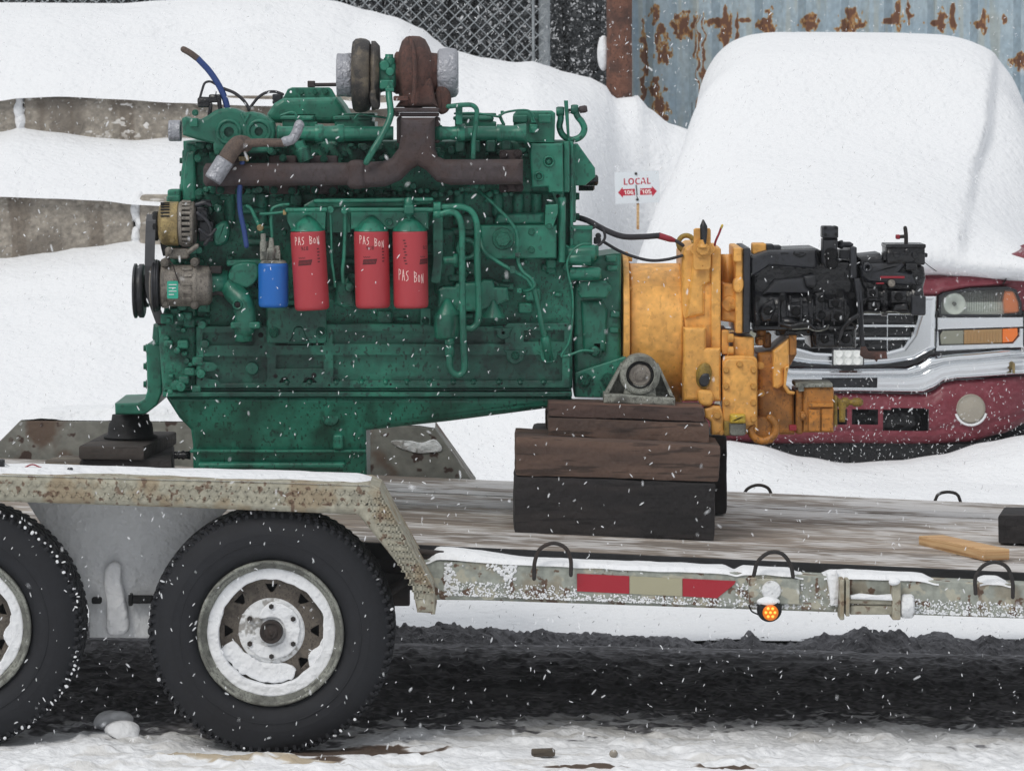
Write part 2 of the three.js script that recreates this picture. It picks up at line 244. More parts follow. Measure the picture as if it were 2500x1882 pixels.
M.ground = new THREE.MeshStandardMaterial({ map: groundTex, roughness: .95, bumpMap: tex(1024, 1024, (u, v) => fbm(u, v, 60, 60, 4, 420), { srgb: false }), bumpScale: .007 });
M.ground.bumpMap.repeat.set(6, 5);
const clod = (x, z) => { const n = nz(x + 30, z + 30, 9, 4, 430); const m = nz(x + 33, z + 31, 26, 3, 433); return smooth(.5, .72, n) * .016 + smooth(.56, .72, m) * .007; };
function groundH(x, z) {
  const e = smooth(edgeZ(x) - .1, edgeZ(x) + .5, z) * (1 - .9 * smooth(1.3, .8, Math.hypot((x + .46) / .24, (z - .02) / .12)));
  let h = gy(x) + e * (.018 * nz(x + 12, z + 12, 2.2, 3, 440) + clod(x, z)) + (1 - .6 * e) * (.010 * nz(x + 5, z + 5, 7, 4, 441) + .012 * smooth(.5, .75, nz(x + 5, z + 5, 26, 3, 443))) * smooth(-2.6, -2.2, z) - .08 * smooth(-2.5, -3.0, z);
  // tyre contact: keep the snow level where the wheels stand
  const w = Math.max(smooth(.34, .16, Math.abs(x + .71)), smooth(.34, .16, Math.abs(x + 1.62))) * smooth(.3, .05, Math.abs(z + .1)); h = mix(h, gy(x), w);
  return h;
}
{
  const g = sheet(G0, G1, 420, GZ0, GZ1, 380, groundH), p = g.attributes.position, uv = [];
  for (let i = 0; i < p.count; i++) uv.push((p.getX(i) - G0) / (G1 - G0), (p.getZ(i) - GZ1) / (GZ0 - GZ1));
  g.setAttribute('uv', new THREE.Float32BufferAttribute(uv, 2));
  const me = new THREE.Mesh(g, M.ground); me.name = 'road'; me.receiveShadow = me.castShadow = true; tag(me, 'dark wet road under the trailer, dusted over with blown snow towards the front', 'road', null, 'structure'); scene.add(me);
  solo('ground', new THREE.PlaneGeometry(260, 260).rotateX(-Math.PI / 2).translate(0, -.16, 0), M.snow, 'wide level snow covered ground running out to the horizon', 'ground', null, 'structure');
}
// ridge of dark frozen slush pushed up behind the trailer
{
  const ridge = [[300, 1545], [980, 1503], [1150, 1509], [1200, 1502], [1280, 1522], [1400, 1530], [1550, 1538], [1700, 1550], [1810, 1552], [1838, 1530], [1868, 1551], [1960, 1548], [2060, 1530], [2110, 1511], [2160, 1522], [2210, 1517], [2232, 1533], [2300, 1515], [2350, 1528], [2395, 1558], [2412, 1536], [2600, 1536]];
  const g = sheet(-1.9, 2.4, 520, -2.05, -3.2, 110, (x, z) => {
    const px = 1250 + x * S(-2.72), top = at(px, tab(ridge, px), -2.72).y, m = nz(x + 40, z + 9, 9, 4, 455), f = nz(x + 40, z + 9, 34, 3, 457), n = nz(x + 40, z + 7, 2.0, 4, 450), t = (z + 2.72) / .3, env = Math.exp(-t * t * 1.3);
    return mix(gy(x) - .03, top - .045, env) + (.2 + env) * (.06 * (m - .5) + .05 * (Math.abs(f - .5) - .12)) + .03 * (n - .5) * (1 - env);
  });
  M.slush = paint([100, 100, 104], [140, 140, 144], .5, .5, 460, .9, { bumpMap: B.lump, bumpScale: .03 });
  solo('slush_ridge', g, M.slush, 'long ridge of dark dirty frozen slush behind and under the trailer', 'slush ridge', null, 'structure');
}
// ---------- snow banks ----------
const crestTab = [[-400, 6], [0, 5], [300, 7], [390, 0], [600, -14], [780, -4], [813, 0], [900, 24], [960, 39], [1031, 69], [1067, 98], [1085, 114], [1115, 124], [1178, 140], [1258, 152], [1300, 149], [1336, 160], [1378, 175], [1437, 188], [1476, 206], [1500, 240], [1543, 236], [1556, 232], [1584, 264], [1636, 302], [1699, 321], [1760, 330], [2600, 330]];
const ZC = -12.6, crestH = x => { const px = 1250 + x * S(ZC); return at(px, tab(crestTab, px), ZC).y; };
const drift = (x, z) => .16 * (nz(x + 30, z + 30, .55, 3, 470) - .5) + .03 * (nz(x + 30, z * 2 + 50, 1.7, 3, 474) - .5) + .006 * (nz(x + 30, z * 1.5 + 40, 9, 3, 476) - .5);
const lowTab = [[-300, 628], [0, 627], [110, 621], [240, 612], [300, 607], [400, 612], [700, 640], [1150, 760]];
const ledgeTab = [[-300, 473], [0, 473], [130, 478], [250, 484], [330, 494], [440, 500], [1200, 520]], ledgeBackTab = [[-300, 322], [0, 318], [50, 308], [130, 318], [250, 334], [330, 340], [412, 333], [1200, 360]];
const upTab = [[-300, 240], [0, 240], [50, 233], [150, 229], [300, 236], [420, 244], [640, 252], [840, 256], [940, 285], [1300, 320]];
const hAt = (t, x, z) => { const px = 1250 + x * S(z); return at(px, tab(t, px), z).y; };
{
  const right = (x, z) => { const h0 = .05, z0 = mix(-7.4, -10.6, smooth(.25, .8, x)), t = clamp((z0 - z) / (z0 - ZC)), k = t * t * (3 - 2 * t); return mix(h0, crestH(x), k); };
  const left = (x, z) => { const t = clamp((-6.2 - z) / 3.85); return mix(.06, hAt(lowTab, x, -10) , Math.pow(t, 1.25)); };
  const A = (x, z) => { const w = smooth(-.9, .1, x), d = smooth(-3.2, -4.2, z); return mix(left(x, z), right(x, z), w) + drift(x, z) * d + .02 * nz(x + 7, z + 8, 6, 3, 478) - .10 * smooth(-3.7, -3.0, z); };
  const R = (x, z) => z < ZC ? crestH(x) - .12 * (ZC - z) : right(x, z) + drift(x, z) * smooth(-7, -8, z) * smooth(ZC, ZC + .5, z);
  solo('snow_bank', [sheet(-6.5, -.6, 150, -2.85, -10.03, 150, A), sheet(-.95, 6.5, 180, -2.85, -10.96, 170, (x, z) => mix(A(x, z), R(x, z), smooth(-.95, -.6, x) * smooth(-7, -8, z)))], M.snow, 'deep smooth snow bank rising behind the trailer towards the fence', 'snow bank', null, 'structure');
  const ledge = (x, z) => { const t = clamp((-9.97 - z) / 1.06); return mix(hAt(ledgeTab, x, -10), hAt(ledgeBackTab, x, -11), Math.pow(t, .9)) + .5 * drift(x, z) * (t > .05 && t < .95 ? 1 : .2); };
  const rowLedge = sheet(-6.5, -.55, 200, -9.95, -11.03, 50, (x, z) => ledge(x, z) - .015 * smooth(-9.985, -9.95, z));
  solo('snow_ledge', rowLedge, M.snow, 'wind packed snow shelf lying between the two concrete block tiers', 'snow', null, 'structure');
  const lip = (x, z) => { const t = clamp((-10.97 - z) / (10.97 + ZC) * -1 * -1); const k = clamp((-10.97 - z) / 1.63); const base = hAt(upTab, x, -11); let h = mix(base, crestH(x), Math.pow(k, .85)) + drift(x, z) * smooth(0, .2, k) * smooth(1, .8, k);
    h -= .015 * smooth(-10.985, -10.95, z);
    const qx = (x + 1.85) / .42, qz = (z + 12.02 + .12 * qx) / .07; if (Math.abs(qx) < 1) h -= .045 * (1 - qx * qx) * Math.exp(-qz * qz); return z < ZC ? crestH(x) - .12 * (ZC - z) : mix(h, R(x, z), smooth(-.95, -.6, x)); };
  solo('snow_slope', sheet(-6.5, 6.5, 420, -10.95, -14.4, 160, lip), M.snow, 'smooth wind blown snow slope above the upper concrete tier', 'snow', null, 'structure');
}
// ---------- concrete block tiers ----------
function tier(label, z, joints, topY, topLine) {
  const w = thing('retaining_wall', label, 'wall', V3(at(200, 400, z).x, topY - .62, z - .3), 'tiers of concrete blocks behind the trailer');
  for (let i = 0; i + 1 < joints.length; i++) {
    const x0 = at(joints[i], 400, z).x + .018, x1 = Math.min(at(joints[i + 1], 400, z).x - .018, -.66), h = .62, dz = rr(-.015, .015);
    const g = rough(new RoundedBoxGeometry(x1 - x0, h, .6, 4, .03), .006, 7, 480 + i).translate((x0 + x1) / 2, topY - h / 2, z - .3 + dz);
    P(w, 'concrete_block', g, M.concrete);
    if (i) { const px = joints[i], sp = []; for (let k = 0; k < 9; k++) sp.push(rough(new THREE.IcosahedronGeometry(rr(.028, .045), 2).scale(.8, 1.3, .8), .012, 20, k).translate(at(px, 400, z).x + rr(-.012, .012), topY - .03 - k * .06, z - .045 + rr(0, .02))); P(w, 'packed_snow', sp, M.snowFine); }
  }
}
tier('lower tier of grey brown concrete blocks with broken aggregate showing', -10, [-520, 330, 1200], at(100, 475, -10).y, 0);
tier('upper tier of smoother grey brown concrete blocks below the snow slope', -11, [-600, 48, 700, 1350], at(100, 232, -11).y, 0);
// ---------- hedge, fence, posts ----------
{
  const leaf = [], nrm = [], uv = [];
  const h = thing('evergreen_hedge', 'dark dense evergreen hedge standing behind the chain link fence', 'hedge', V3(at(1100, 100, -14.2).x, 1.6, -14.2));
  const x0 = at(-100, 0, -14).x, x1 = at(1500, 0, -14).x;
  for (let i = 0; i < 90000; i++) {
    const c = V3(rr(x0, x1), 1.7 + 1.7 * Math.pow(rnd(), .9), -13.75 - Math.pow(rnd(), 1.3) * 1.6), s = rr(.018, .05);
    const d = V3(rr(-1, 1), rr(-1, .6), rr(-1, 1)).normalize().multiplyScalar(s), e = V3(rr(-1, 1), rr(-1, 1), rr(-1, 1)).cross(d).normalize().multiplyScalar(s * .3);
    const q = [c.clone().add(e), c.clone().sub(e), c.clone().add(d)]; for (const p of q) leaf.push(p.x, p.y, p.z); uv.push(0, 0, 1, 0, .5, 1);
  }
  const g = new THREE.BufferGeometry(); g.setAttribute('position', new THREE.Float32BufferAttribute(leaf, 3)); g.setAttribute('uv', new THREE.Float32BufferAttribute(uv, 2)); g.computeVertexNormals();
  P(h, 'foliage', g, mat(0x484b4e, .85, { side: THREE.DoubleSide }));
  const br = []; for (let i = 0; i < 26; i++) { const x = mix(x0, x1, (i + rnd()) / 26); br.push(latheA(V3(x, 1.4, -14.3), V3(x + rr(-.1, .1), 3.4, -14.2 + rr(-.1, .1)), [[0, .03], [1, .012]], 7)); }
  P(h, 'stem', br, M.dark);
}
{
  const z = -12.9, k = S(z), f = thing('chain_link_fence', 'galvanised chain link fence panel half buried in the snow slope', 'fence', V3(at(1000, 0, z).x, 1.7, z));
  const x0 = at(-80, 0, z).x, x1 = at(1306, 0, z).x, per = 31.2 / k, y0 = 1.75, y1 = 3.15, seg = [];
  const bar = (a, b, r) => { const d = b.clone().sub(a), L = d.length(); return new THREE.CylinderGeometry(r, r, L, 5, 1, true).applyQuaternion(new THREE.Quaternion().setFromUnitVectors(V3(0, 1, 0), d.normalize())).translate((a.x + b.x) / 2, (a.y + b.y) / 2, (a.z + b.z) / 2); };
  const hp = per / 2;
  for (let c = 0; x0 + c * per < x1; c++) for (let r = 0; y0 + r * hp < y1; r++) {
    const x = x0 + c * per, y = y0 + r * hp, s = r % 2 ? 1 : -1, m = x + hp / 1;
    seg.push(fin(bar(V3(s > 0 ? x : m, y, z + .004 * s), V3(s > 0 ? m : x, y + hp, z - .004 * s), .0034)), fin(bar(V3(s > 0 ? x + per : m, y, z - .004 * s), V3(s > 0 ? m : x + per, y + hp, z + .004 * s), .0034)));
  }
  P(f, 'wire_mesh', seg, M.galv).userData.kind = 'stuff';
  P(f, 'end_bar', latheA(V3(at(1303, 150, z).x, 1.9, z), V3(at(1300, 0, z).x, 3.2, z), [[0, .0095], [1, .0095]], 10), M.galv);
}
{
  const z = -12.95, p = thing('fence_post', 'round galvanised fence post with a band clamp at the end of the chain link', 'post', V3(at(1330, 160, z).x, 1.6, z));
  P(p, 'post', latheA(V3(at(1330, 160, z).x, 1.6, z), V3(at(1328, 0, z).x, 3.3, z), [[0, .034], [1, .034]], 20), M.galv);
  P(p, 'band_clamp', latheY(1329, z, [[8, 15.5], [14, 15.5], [14, 14], [8, 14]]), M.galv); P(p, 'band_clamp', latheY(1330, z, [[136, 15.5], [146, 15.5], [146, 14], [136, 14]]), M.galv);
}
{
  const z = -12.7, p = thing('rusty_post', 'thick brown rusty steel post beside the blue container', 'post', V3(at(1512, 240, z).x, 1.4, z));
  P(p, 'pipe', rough(new THREE.CylinderGeometry(31 / S(z), 31.5 / S(z), 2.4, 36, 40).translate(at(1512, 200, z).x, 2.6, z), .003, 12, 3), M.rustPost);
  P(p, 'snow_pad', rough(new THREE.SphereGeometry(.07, 16, 12).scale(.55, 1.5, .8).translate(at(1474, 130, z).x, at(1474, 130, z).y, z - .03), .008, 8), M.snow);
}
// ---------- shipping container ----------
{
  const z = -14.7, k = S(z), c = thing('shipping_container', 'faded blue corrugated shipping container streaked with rust', 'container', V3(at(2050, 0, z).x, .6, z - 1.2));
  const X0 = at(1543, 0, z).x, X1 = at(2620, 0, z).x, Y0 = .9, Y1 = 3.2, TY0 = 1.5, TY1 = 2.75;
  const spots = [[1570, 45, 290, 5], [1597, 10, 60, 8], [1612, 60, 130, 10], [1618, 105, 160, 13], [1604, 190, 240, 12], [1610, 240, 300, 20], [1667, 30, 98, 20], [1680, 30, 100, 8], [1695, 30, 140, 3], [1772, 20, 118, 11], [1760, 44, 70, 26], [1798, 30, 165, 4], [1796, 145, 165, 9], [1818, 44, 56, 12], [1878, 20, 108, 9], [1868, 45, 75, 16], [1978, 30, 88, 12], [1965, 40, 70, 10], [2078, 20, 92, 18], [2062, 55, 85, 14], [2176, 45, 60, 24], [2190, 0, 82, 6], [2215, 0, 60, 4], [2296, 20, 80, 7], [2285, 50, 65, 20], [2325, 10, 80, 6], [2403, 20, 82, 6], [2390, 50, 70, 12], [2448, 36, 60, 6], [2495, 130, 175, 22], [1702, 30, 300, 2.5], [1716, 40, 280, 3], [1818, 110, 140, 6]];
  const t = tex(1536, 512, (u, v) => {
    const x = mix(X0, X1, u), y = mix(TY0, TY1, v), px = 1250 + x * k, py = 244 - (y - 1.9) * k;
    const n = fbm(u, v, 24, 10, 3, 500), m = fbm(u, v, 160, 40, 3, 505), st = fbm(u, v, 90, 3, 2, 508), w = fbm(u, v, 60, 20, 2, 511) - .5, w2 = fbm(u, v, 160, 40, 3, 512) - .5;
    let c = lerp3([150, 170, 184], [176, 190, 196], n); c = sc3(c, .9 + .2 * m); c = lerp3(c, [182, 178, 160], .35 * smooth(.55, .75, st));
    let r = 0; for (const [sx, a, b, hw] of spots) { if (Math.abs(px - sx) > hw * 2.2 + 6) continue; const ty = (py - a) / (b - a); const tp = ty < 0 || ty > 1 ? -Math.max(-ty, ty - 1) * 6 : Math.sin(Math.PI * ty); const q = 1 - Math.abs(px - sx + w * 18) / (hw * (.55 + .8 * tp)); r = Math.max(r, Math.min(q + .35, tp + .5) + 2.2 * w2 - .25); }
    c = lerp3(c, [186, 150, 98], smooth(.05, .2, r)); c = lerp3(c, [158, 112, 68], smooth(.2, .42, r)); return lerp3(c, [112, 74, 54], smooth(.42, .66, r + .8 * w2));
  });
  t.wrapS = t.wrapT = THREE.ClampToEdgeWrapping;
  const m = new THREE.MeshStandardMaterial({ map: t, roughness: .7, bumpMap: B.fine, bumpScale: .002 });
  // one corrugated panel per pressed rib, side by side
  const wave = []; const per = 105 / k; let x = at(1548, 0, z).x;
  const panel = (pts) => { const g = new THREE.BufferGeometry(), pos = [], uv = []; for (let i = 0; i + 1 < pts.length; i++) { const [xa, za] = pts[i], [xb, zb] = pts[i + 1]; for (const [X, Y, Z] of [[xa, Y0, za], [xb, Y0, zb], [xb, Y1, zb], [xa, Y0, za], [xb, Y1, zb], [xa, Y1, za]]) { pos.push(X, Y, Z); uv.push((X - X0) / (X1 - X0), (Y - TY0) / (TY1 - TY0)); } }
    g.setAttribute('position', new THREE.Float32BufferAttribute(pos, 3)); g.setAttribute('uv', new THREE.Float32BufferAttribute(uv, 2)); g.computeVertexNormals(); return g; };
  P(c, 'corner_post', panel([[X0, z - .2], [X0, z + .02], [x, z + .02], [x, z - .055]]), m, true);
  for (let i = 0; i < 11; i++, x += per) P(c, 'corrugated_panel', panel([[x, z - .055], [x + per * .28, z - .055], [x + per * .46, z], [x + per * .8, z], [x + per, z - .055]]), m, true);
  P(c, 'roof_and_back', [new THREE.BoxGeometry(x - X0, .05, 2.4).translate((x + X0) / 2, Y1 + .02, z - 1.25), new THREE.BoxGeometry(x - X0, Y1 - Y0, .05).translate((x + X0) / 2, (Y0 + Y1) / 2, z - 2.4)], M.steelGrey);
}
// ---------- small things behind the trailer ----------
{ // sign on a stake
  const z = -10.45, s = thing('yard_sign', 'small white sign on a wooden stake reading LOCAL 106 105 with red arrows', 'sign', at(1559, 530, z));
  const cv = document.createElement('canvas'); cv.width = 512; cv.height = 368; const c = cv.getContext('2d');
  c.fillStyle = '#dde3e8'; c.fillRect(0, 0, 512, 368); c.fillStyle = '#b02038'; c.font = 'bold 104px sans-serif'; c.textAlign = 'center'; c.fillText('LOCAL', 256, 152);
  const arrow = (x, d, t) => { c.fillStyle = '#b8203a'; c.beginPath(); c.moveTo(x, 238); c.lineTo(x + d * 56, 176); c.lineTo(x + d * 56, 200); c.lineTo(x + d * 196, 200); c.lineTo(x + d * 196, 276); c.lineTo(x + d * 56, 276); c.lineTo(x + d * 56, 300); c.closePath(); c.fill(); c.fillStyle = '#f4efe8'; c.font = 'bold 66px sans-serif'; c.fillText(t, x + d * 122, 262); };
  arrow(32, 1, '106'); arrow(482, -1, '105');
  const t = new THREE.CanvasTexture(cv); t.colorSpace = THREE.SRGBColorSpace;
  const a = at(1501, 418, z), w = 109 / S(z), h = 78 / S(z), ang = .04, mid = at(1556, 457, z);
  const pl = new THREE.BoxGeometry(w, h, .004).rotateZ(ang).translate(mid.x, mid.y, z - .004);
  P(s, 'board', pl, M.white);
  P(s, 'print', new THREE.PlaneGeometry(w * .995, h * .995).rotateZ(ang).translate(mid.x, mid.y, z + .001), mat(0xffffff, .6, { map: t }), true);
  P(s, 'stake', rb(1554.5, 494, 1561, 560, z - .006, .015, .002).rotateZ(0), M.lumber);
  P(s, 'stake', [tube([[1553.5, 452], [1556, 482]], 1.2, z + .003)], M.dark);
  for (const [x, y] of [[1553, 424], [1556.5, 487]]) P(s, 'screw', disc(x, y, 3.4, z + .007, .006, .5), M.darkSteel);
}
solo('antenna_wire', tube([[1690, 250], [1690, 330], [1689, 412]], .8, -11.6), M.dark, 'thin dark wire standing in the snow beside the buried truck', 'wire');
piece('snow_lump', rough(new THREE.IcosahedronGeometry(.06, 3).scale(.95, .5, .8), .014, 12, 1).translate(at(272, 1790, -.3).x, gy(-1.2) + .045, -.32), M.snowFine, 'tall snow lump lying between the trailer wheels', 'snow lump', 'snow lumps between the wheels');
piece('snow_lump', rough(new THREE.IcosahedronGeometry(.055, 3).scale(.95, .5, .8), .014, 12, 5).translate(at(303, 1818, -.2).x, gy(-1.2) + .035, -.14), M.snowFine, 'low rounded snow lump in front of the taller lump between wheels', 'snow lump', 'snow lumps between the wheels');
piece('wood_scrap', rough(new RoundedBoxGeometry(.066, .022, .03, 2, .006), .002, 20).rotateY(.2).translate(at(1327, 1846, .06).x, groundH(.09, .06) + .016, .06), M.timberGrey, 'small flat scrap of brown wood lying on the foreground snow', 'wood scrap');
piece('stone', rough(new THREE.IcosahedronGeometry(.012, 2), .003, 30).translate(at(1498, 1850, .06).x, groundH(.3, .05) + .01, .05), M.concrete, 'small tan stone on the foreground snow', 'stone');
// ---------- buried pickup truck ----------
{
  const z = -8.5, T = thing('pickup_truck', 'burgundy pickup truck with chrome bumper buried under deep snow', 'truck', V3(at(2075, 900, z).x, .05, -11));
  const cx = 2075, mir = a => a.map(([x, y]) => [2 * cx - x, y]).reverse(), both = (parent, name, pts, zz, dep, m, o) => [P(parent, name, poly(pts, zz, dep, o), m), P(parent, name, poly(mir(pts), zz, dep, o), m)];
  // body under the snow
  P(T, 'hood', poly([[2262, 660], [2380, 640], [2520, 610], [2545, 700], [2550, 760], [1640, 760], [1660, 722], [1770, 690], [1888, 680]], z - .05, 1.7, { b: .05, seg: 4 }), M.burgundy);
  P(T, 'cab', poly([[1800, 700], [1810, 420], [1880, 260], [1930, 230], [2260, 230], [2310, 260], [2390, 420], [2400, 700]], -11.6, 1.8, { b: .06, seg: 3 }), M.burgundy);
  P(T, 'box', rb(1790, 620, 2420, 960, -13.0, .9, .05), M.burgundy);
  for (const [x, zz] of [[1700, -9.3], [2470, -9.3], [1730, -12.7], [2440, -12.7]]) { const c = at(x, 1000, zz); P(T, 'wheel', latheA(V3(c.x - .12, .34, zz), V3(c.x + .12, .34, zz), [[0, 0], [0, .3], [.15, .37], [.85, .37], [1, .3], [1, 0]], 28), M.tyre); }
  const sy = x => cx + Math.abs(x - cx), zc = (z0, c) => x => z0 - c * Math.pow((x - cx) / 430, 2) - .10 * Math.pow(Math.max(0, Math.abs(x - cx) - 330) / 110, 2), tb = t => x => tab(t, sy(x));
  P(T, 'hood_edge', loft(1650, 2530, 160, x => x < cx ? Math.max(680, tab([[1600, 725], [1700, 700], [2075, 650]], x)) : tab([[2075, 640], [2262, 640], [2380, 640], [2470, 625], [2530, 600]], x), tb([[2075, 722], [2285, 722], [2305, 713], [2368, 702], [2470, 698], [2496, 712], [2530, 760]]), [[0, -.35], [.25, -.14], [.6, -.03], [.92, .0], [1, -.02]], zc(z + .03, .05)), M.burgundy);
  P(T, 'seam', poly([[2449, 694], [2452, 694], [2474, 655], [2471, 654]], z - .02, .02, { b: 0 }), M.dark);
  // grille
  P(T, 'grille', poly([[1885, 725], [2265, 725], [2255, 800], [2225, 850], [2170, 868], [1980, 868], [1925, 850], [1895, 800]], z - .03, .05), M.dark);
  const chromeL = [[2246, 720], [2290, 720], [2287, 773], [2286, 851], [2234, 880], [2171, 890], [2075, 895], [2075, 862], [2160, 858], [2205, 846], [2228, 815], [2242, 770]];
  P(T, 'grille_surround', [poly(chromeL, z + .03, .08, { b: .026, seg: 6 }), poly(mir(chromeL), z + .03, .08, { b: .026, seg: 6 })], M.chrome);
  for (const [a, b, y] of [[1908, 2242, 762], [1912, 2238, 792], [1925, 2225, 823]]) { P(T, 'grille_bar', rb(a, y, b, y + 7, z + .02, .05, .007), M.chrome); }
  for (let k = 0; k < 3; k++) for (const sg of [0, 1]) { const y = 768 + k * 31; P(T, 'grille_insert', rough(rb(sg ? 2079 : 1918, y, sg ? 2232 - k * 8 : 2071, y + 22, z - .012, .03, .004), .004, 24, k), M.black); }
  P(T, 'grille_bar', rb(2166, 764, 2169, 856, z + .002, .03, .003), M.chrome);
  // head lamps and turn lamps
  for (const mr of [false, true]) {
    const q = a => mr ? mir(a) : a, X = x => mr ? 2 * cx - x : x;
    const ho = q([[2293, 722], [2305, 714], [2368, 704], [2462, 700], [2483, 707], [2496, 739], [2497, 767], [2446, 773], [2293, 773]]);
    const hl = P(T, 'headlight', poly(ho, z - .05, .03, { b: .004 }), M.reflector);
    P(hl, 'lamp_bezel', poly(ho, z + .004, .055, { b: .003, holes: [q([[2297, 724], [2307, 718], [2368, 708], [2462, 704], [2481, 710], [2492, 740], [2493, 764], [2446, 769], [2297, 769]])] }), M.blackSat);
    P(hl, 'reflector_bowl', latheZ(X(2332), 742, z - .004, [[27, .004], [26, .0], [24, .012], [16, .03], [6, .038], [0, .04]], 30), M.reflector);
    P(hl, 'bulb', latheZ(X(2332), 742, z - .006, [[5, .035], [5, .004], [3, 0], [0, 0]], 14), M.darkSteel);
    P(hl, 'amber_lens', poly(q([[2455, 710], [2476, 711], [2488, 738], [2490, 760], [2484, 765], [2453, 766], [2450, 735]]), z - .008, .04, { b: .008, seg: 3 }), M.amber);
    P(hl, 'lens_cover', poly(q([[2297, 724], [2307, 718], [2368, 708], [2462, 704], [2481, 710], [2492, 740], [2493, 764], [2446, 769], [2297, 769]]), z + .001, .002, { b: 0 }), M.glass);
    const fl = []; for (let i = 0; i < 15; i++) { const x = X(2362 + i * 5.8); fl.push(rb(x - 1.6, 714 + Math.abs(i - 7) * .5, x + 1.6, 762 - Math.abs(i - 7) * .5, z - .0015, .003, .0012)); } P(hl, 'lens_flutes', fl, M.glass);
    P(T, 'headlight_trim', [poly(q([[2289, 775], [2500, 774], [2500, 798], [2303, 804], [2289, 806]]), z, .05, { b: .006 }), poly(q([[2288, 808], [2293, 808], [2294, 843], [2474, 838], [2489, 820], [2490, 801], [2500, 801], [2500, 848], [2286, 858]]), z, .05, { b: .006 })], M.chrome);
    P(T, 'turn_lamp', poly(q([[2296, 819], [2303, 808], [2354, 806], [2354, 840], [2299, 841]]), z - .004, .03, { b: .005 }), M.lensGreen);
    P(T, 'turn_lamp', [poly(q([[2355, 806], [2448, 803], [2448, 837], [2355, 840]]), z - .004, .03, { b: .004 }), ...Array.from({ length: 11 }, (_, i) => rb(X(2362 + i * 7.6) - 2.2, 809, X(2362 + i * 7.6) + 2.2, 836, z - .001, .008, .003))], M.amberDull);
    P(T, 'turn_lamp', poly(q([[2449, 803], [2486, 801], [2487, 818], [2474, 835], [2449, 837]]), z - .004, .03, { b: .005 }), M.amber);
    P(T, 'intake_mesh', rough(rb(Math.min(X(2082), X(2268)), 995, Math.max(X(2082), X(2268)), 1056, z - .05, .05), .004, 18, 2), M.black);
    P(T, 'fog_lamp', [latheZ(X(2372), 998, z + .06, [[36, .09], [36, .01], [34, 0], [32, .006], [24, .0], [0, -.008]], 36)], M.fog);
    P(T, 'packed_snow', [poly(Array.from({ length: 26 }, (_, i) => { const a = i < 13 ? .25 + i / 12 * 2.6 : .25 + (25 - i) / 12 * 2.6, r = i < 13 ? 41 : 35; return [X(2372) + r * Math.cos(a) * (1), 1000 + r * Math.sin(a)]; }), z + .06, .04, { b: .005 })], M.snowFine);
    P(T, 'air_dam', rough(poly(q([[2075, 1080], [2258, 1083], [2371, 1080], [2420, 1068], [2370, 1150], [2075, 1160]]), z - .02, .25, { b: .01 }), .004, 20), M.black);
  }
  const bt = tb([[2075, 899], [2215, 897], [2242, 889], [2278, 868], [2352, 861], [2520, 845]]), bb = tb([[2075, 958], [2255, 961], [2277, 953], [2308, 932], [2340, 927], [2520, 916]]), zb = zc(z + .08, .05);
  P(T, 'bumper', loft(1632, 2518, 222, bt, bb, [[0, -.07], [.03, -.02], [.1, .012], [.2, .02], [.27, .012], [.3, -.004], [.33, .004], [.42, .012], [.6, .002], [.85, -.014], [.94, -.012], [1, -.05]], zb, (x, y) => Math.abs(x - cx) < 66 && y > 921 && y < 947), M.chrome);
  P(T, 'bumper_slot', rb(2003, 914, 2147, 954, z + .055, .03), M.blackSat);
  P(T, 'valance', loft(1640, 2512, 218, x => bb(x) + 2, tb([[2075, 1083], [2258, 1085], [2371, 1080], [2450, 1060], [2520, 1030]]), [[0, -.03], [.06, .0], [.3, .02], [.66, .016], [.76, .0], [.8, .008], [.95, -.008], [1, -.05]], zc(z + .05, .05), (x, y) => { const u = sy(x); return y > 997 && ((u > 2157 && u < 2268 && y < 1052) || (u > 2081 && u < 2143 && y < 1037)); }), M.burgundy);
  // six lamp work light on the bumper
  const wl = P(T, 'work_light', [rb(2033, 852, 2111, 894, z + .16, .05, .006), rb(2057, 893, 2086, 905, z + .14, .03, .003)], M.blackSat);
  P(wl, 'lamp_face', rb(2036, 855, 2108, 891, z + .164, .01, .004), M.lens);
  for (let i = 0; i < 6; i++) P(wl, 'lamp', latheZ(2050 + (i % 3) * 22, 864 + Math.floor(i / 3) * 18, z + .17, [[9, .008], [9, 0], [8, -.001], [3, .004], [0, .004]], 18), M.reflector);
  P(T, 'rust_stain_bracket', rb(2050, 905, 2094, 909, z + .107, .03, .002), M.rust);
  P(T, 'bumper_cap', [rb(2474, 886, 2480, 912, z + .02, .03)], M.brass);
}
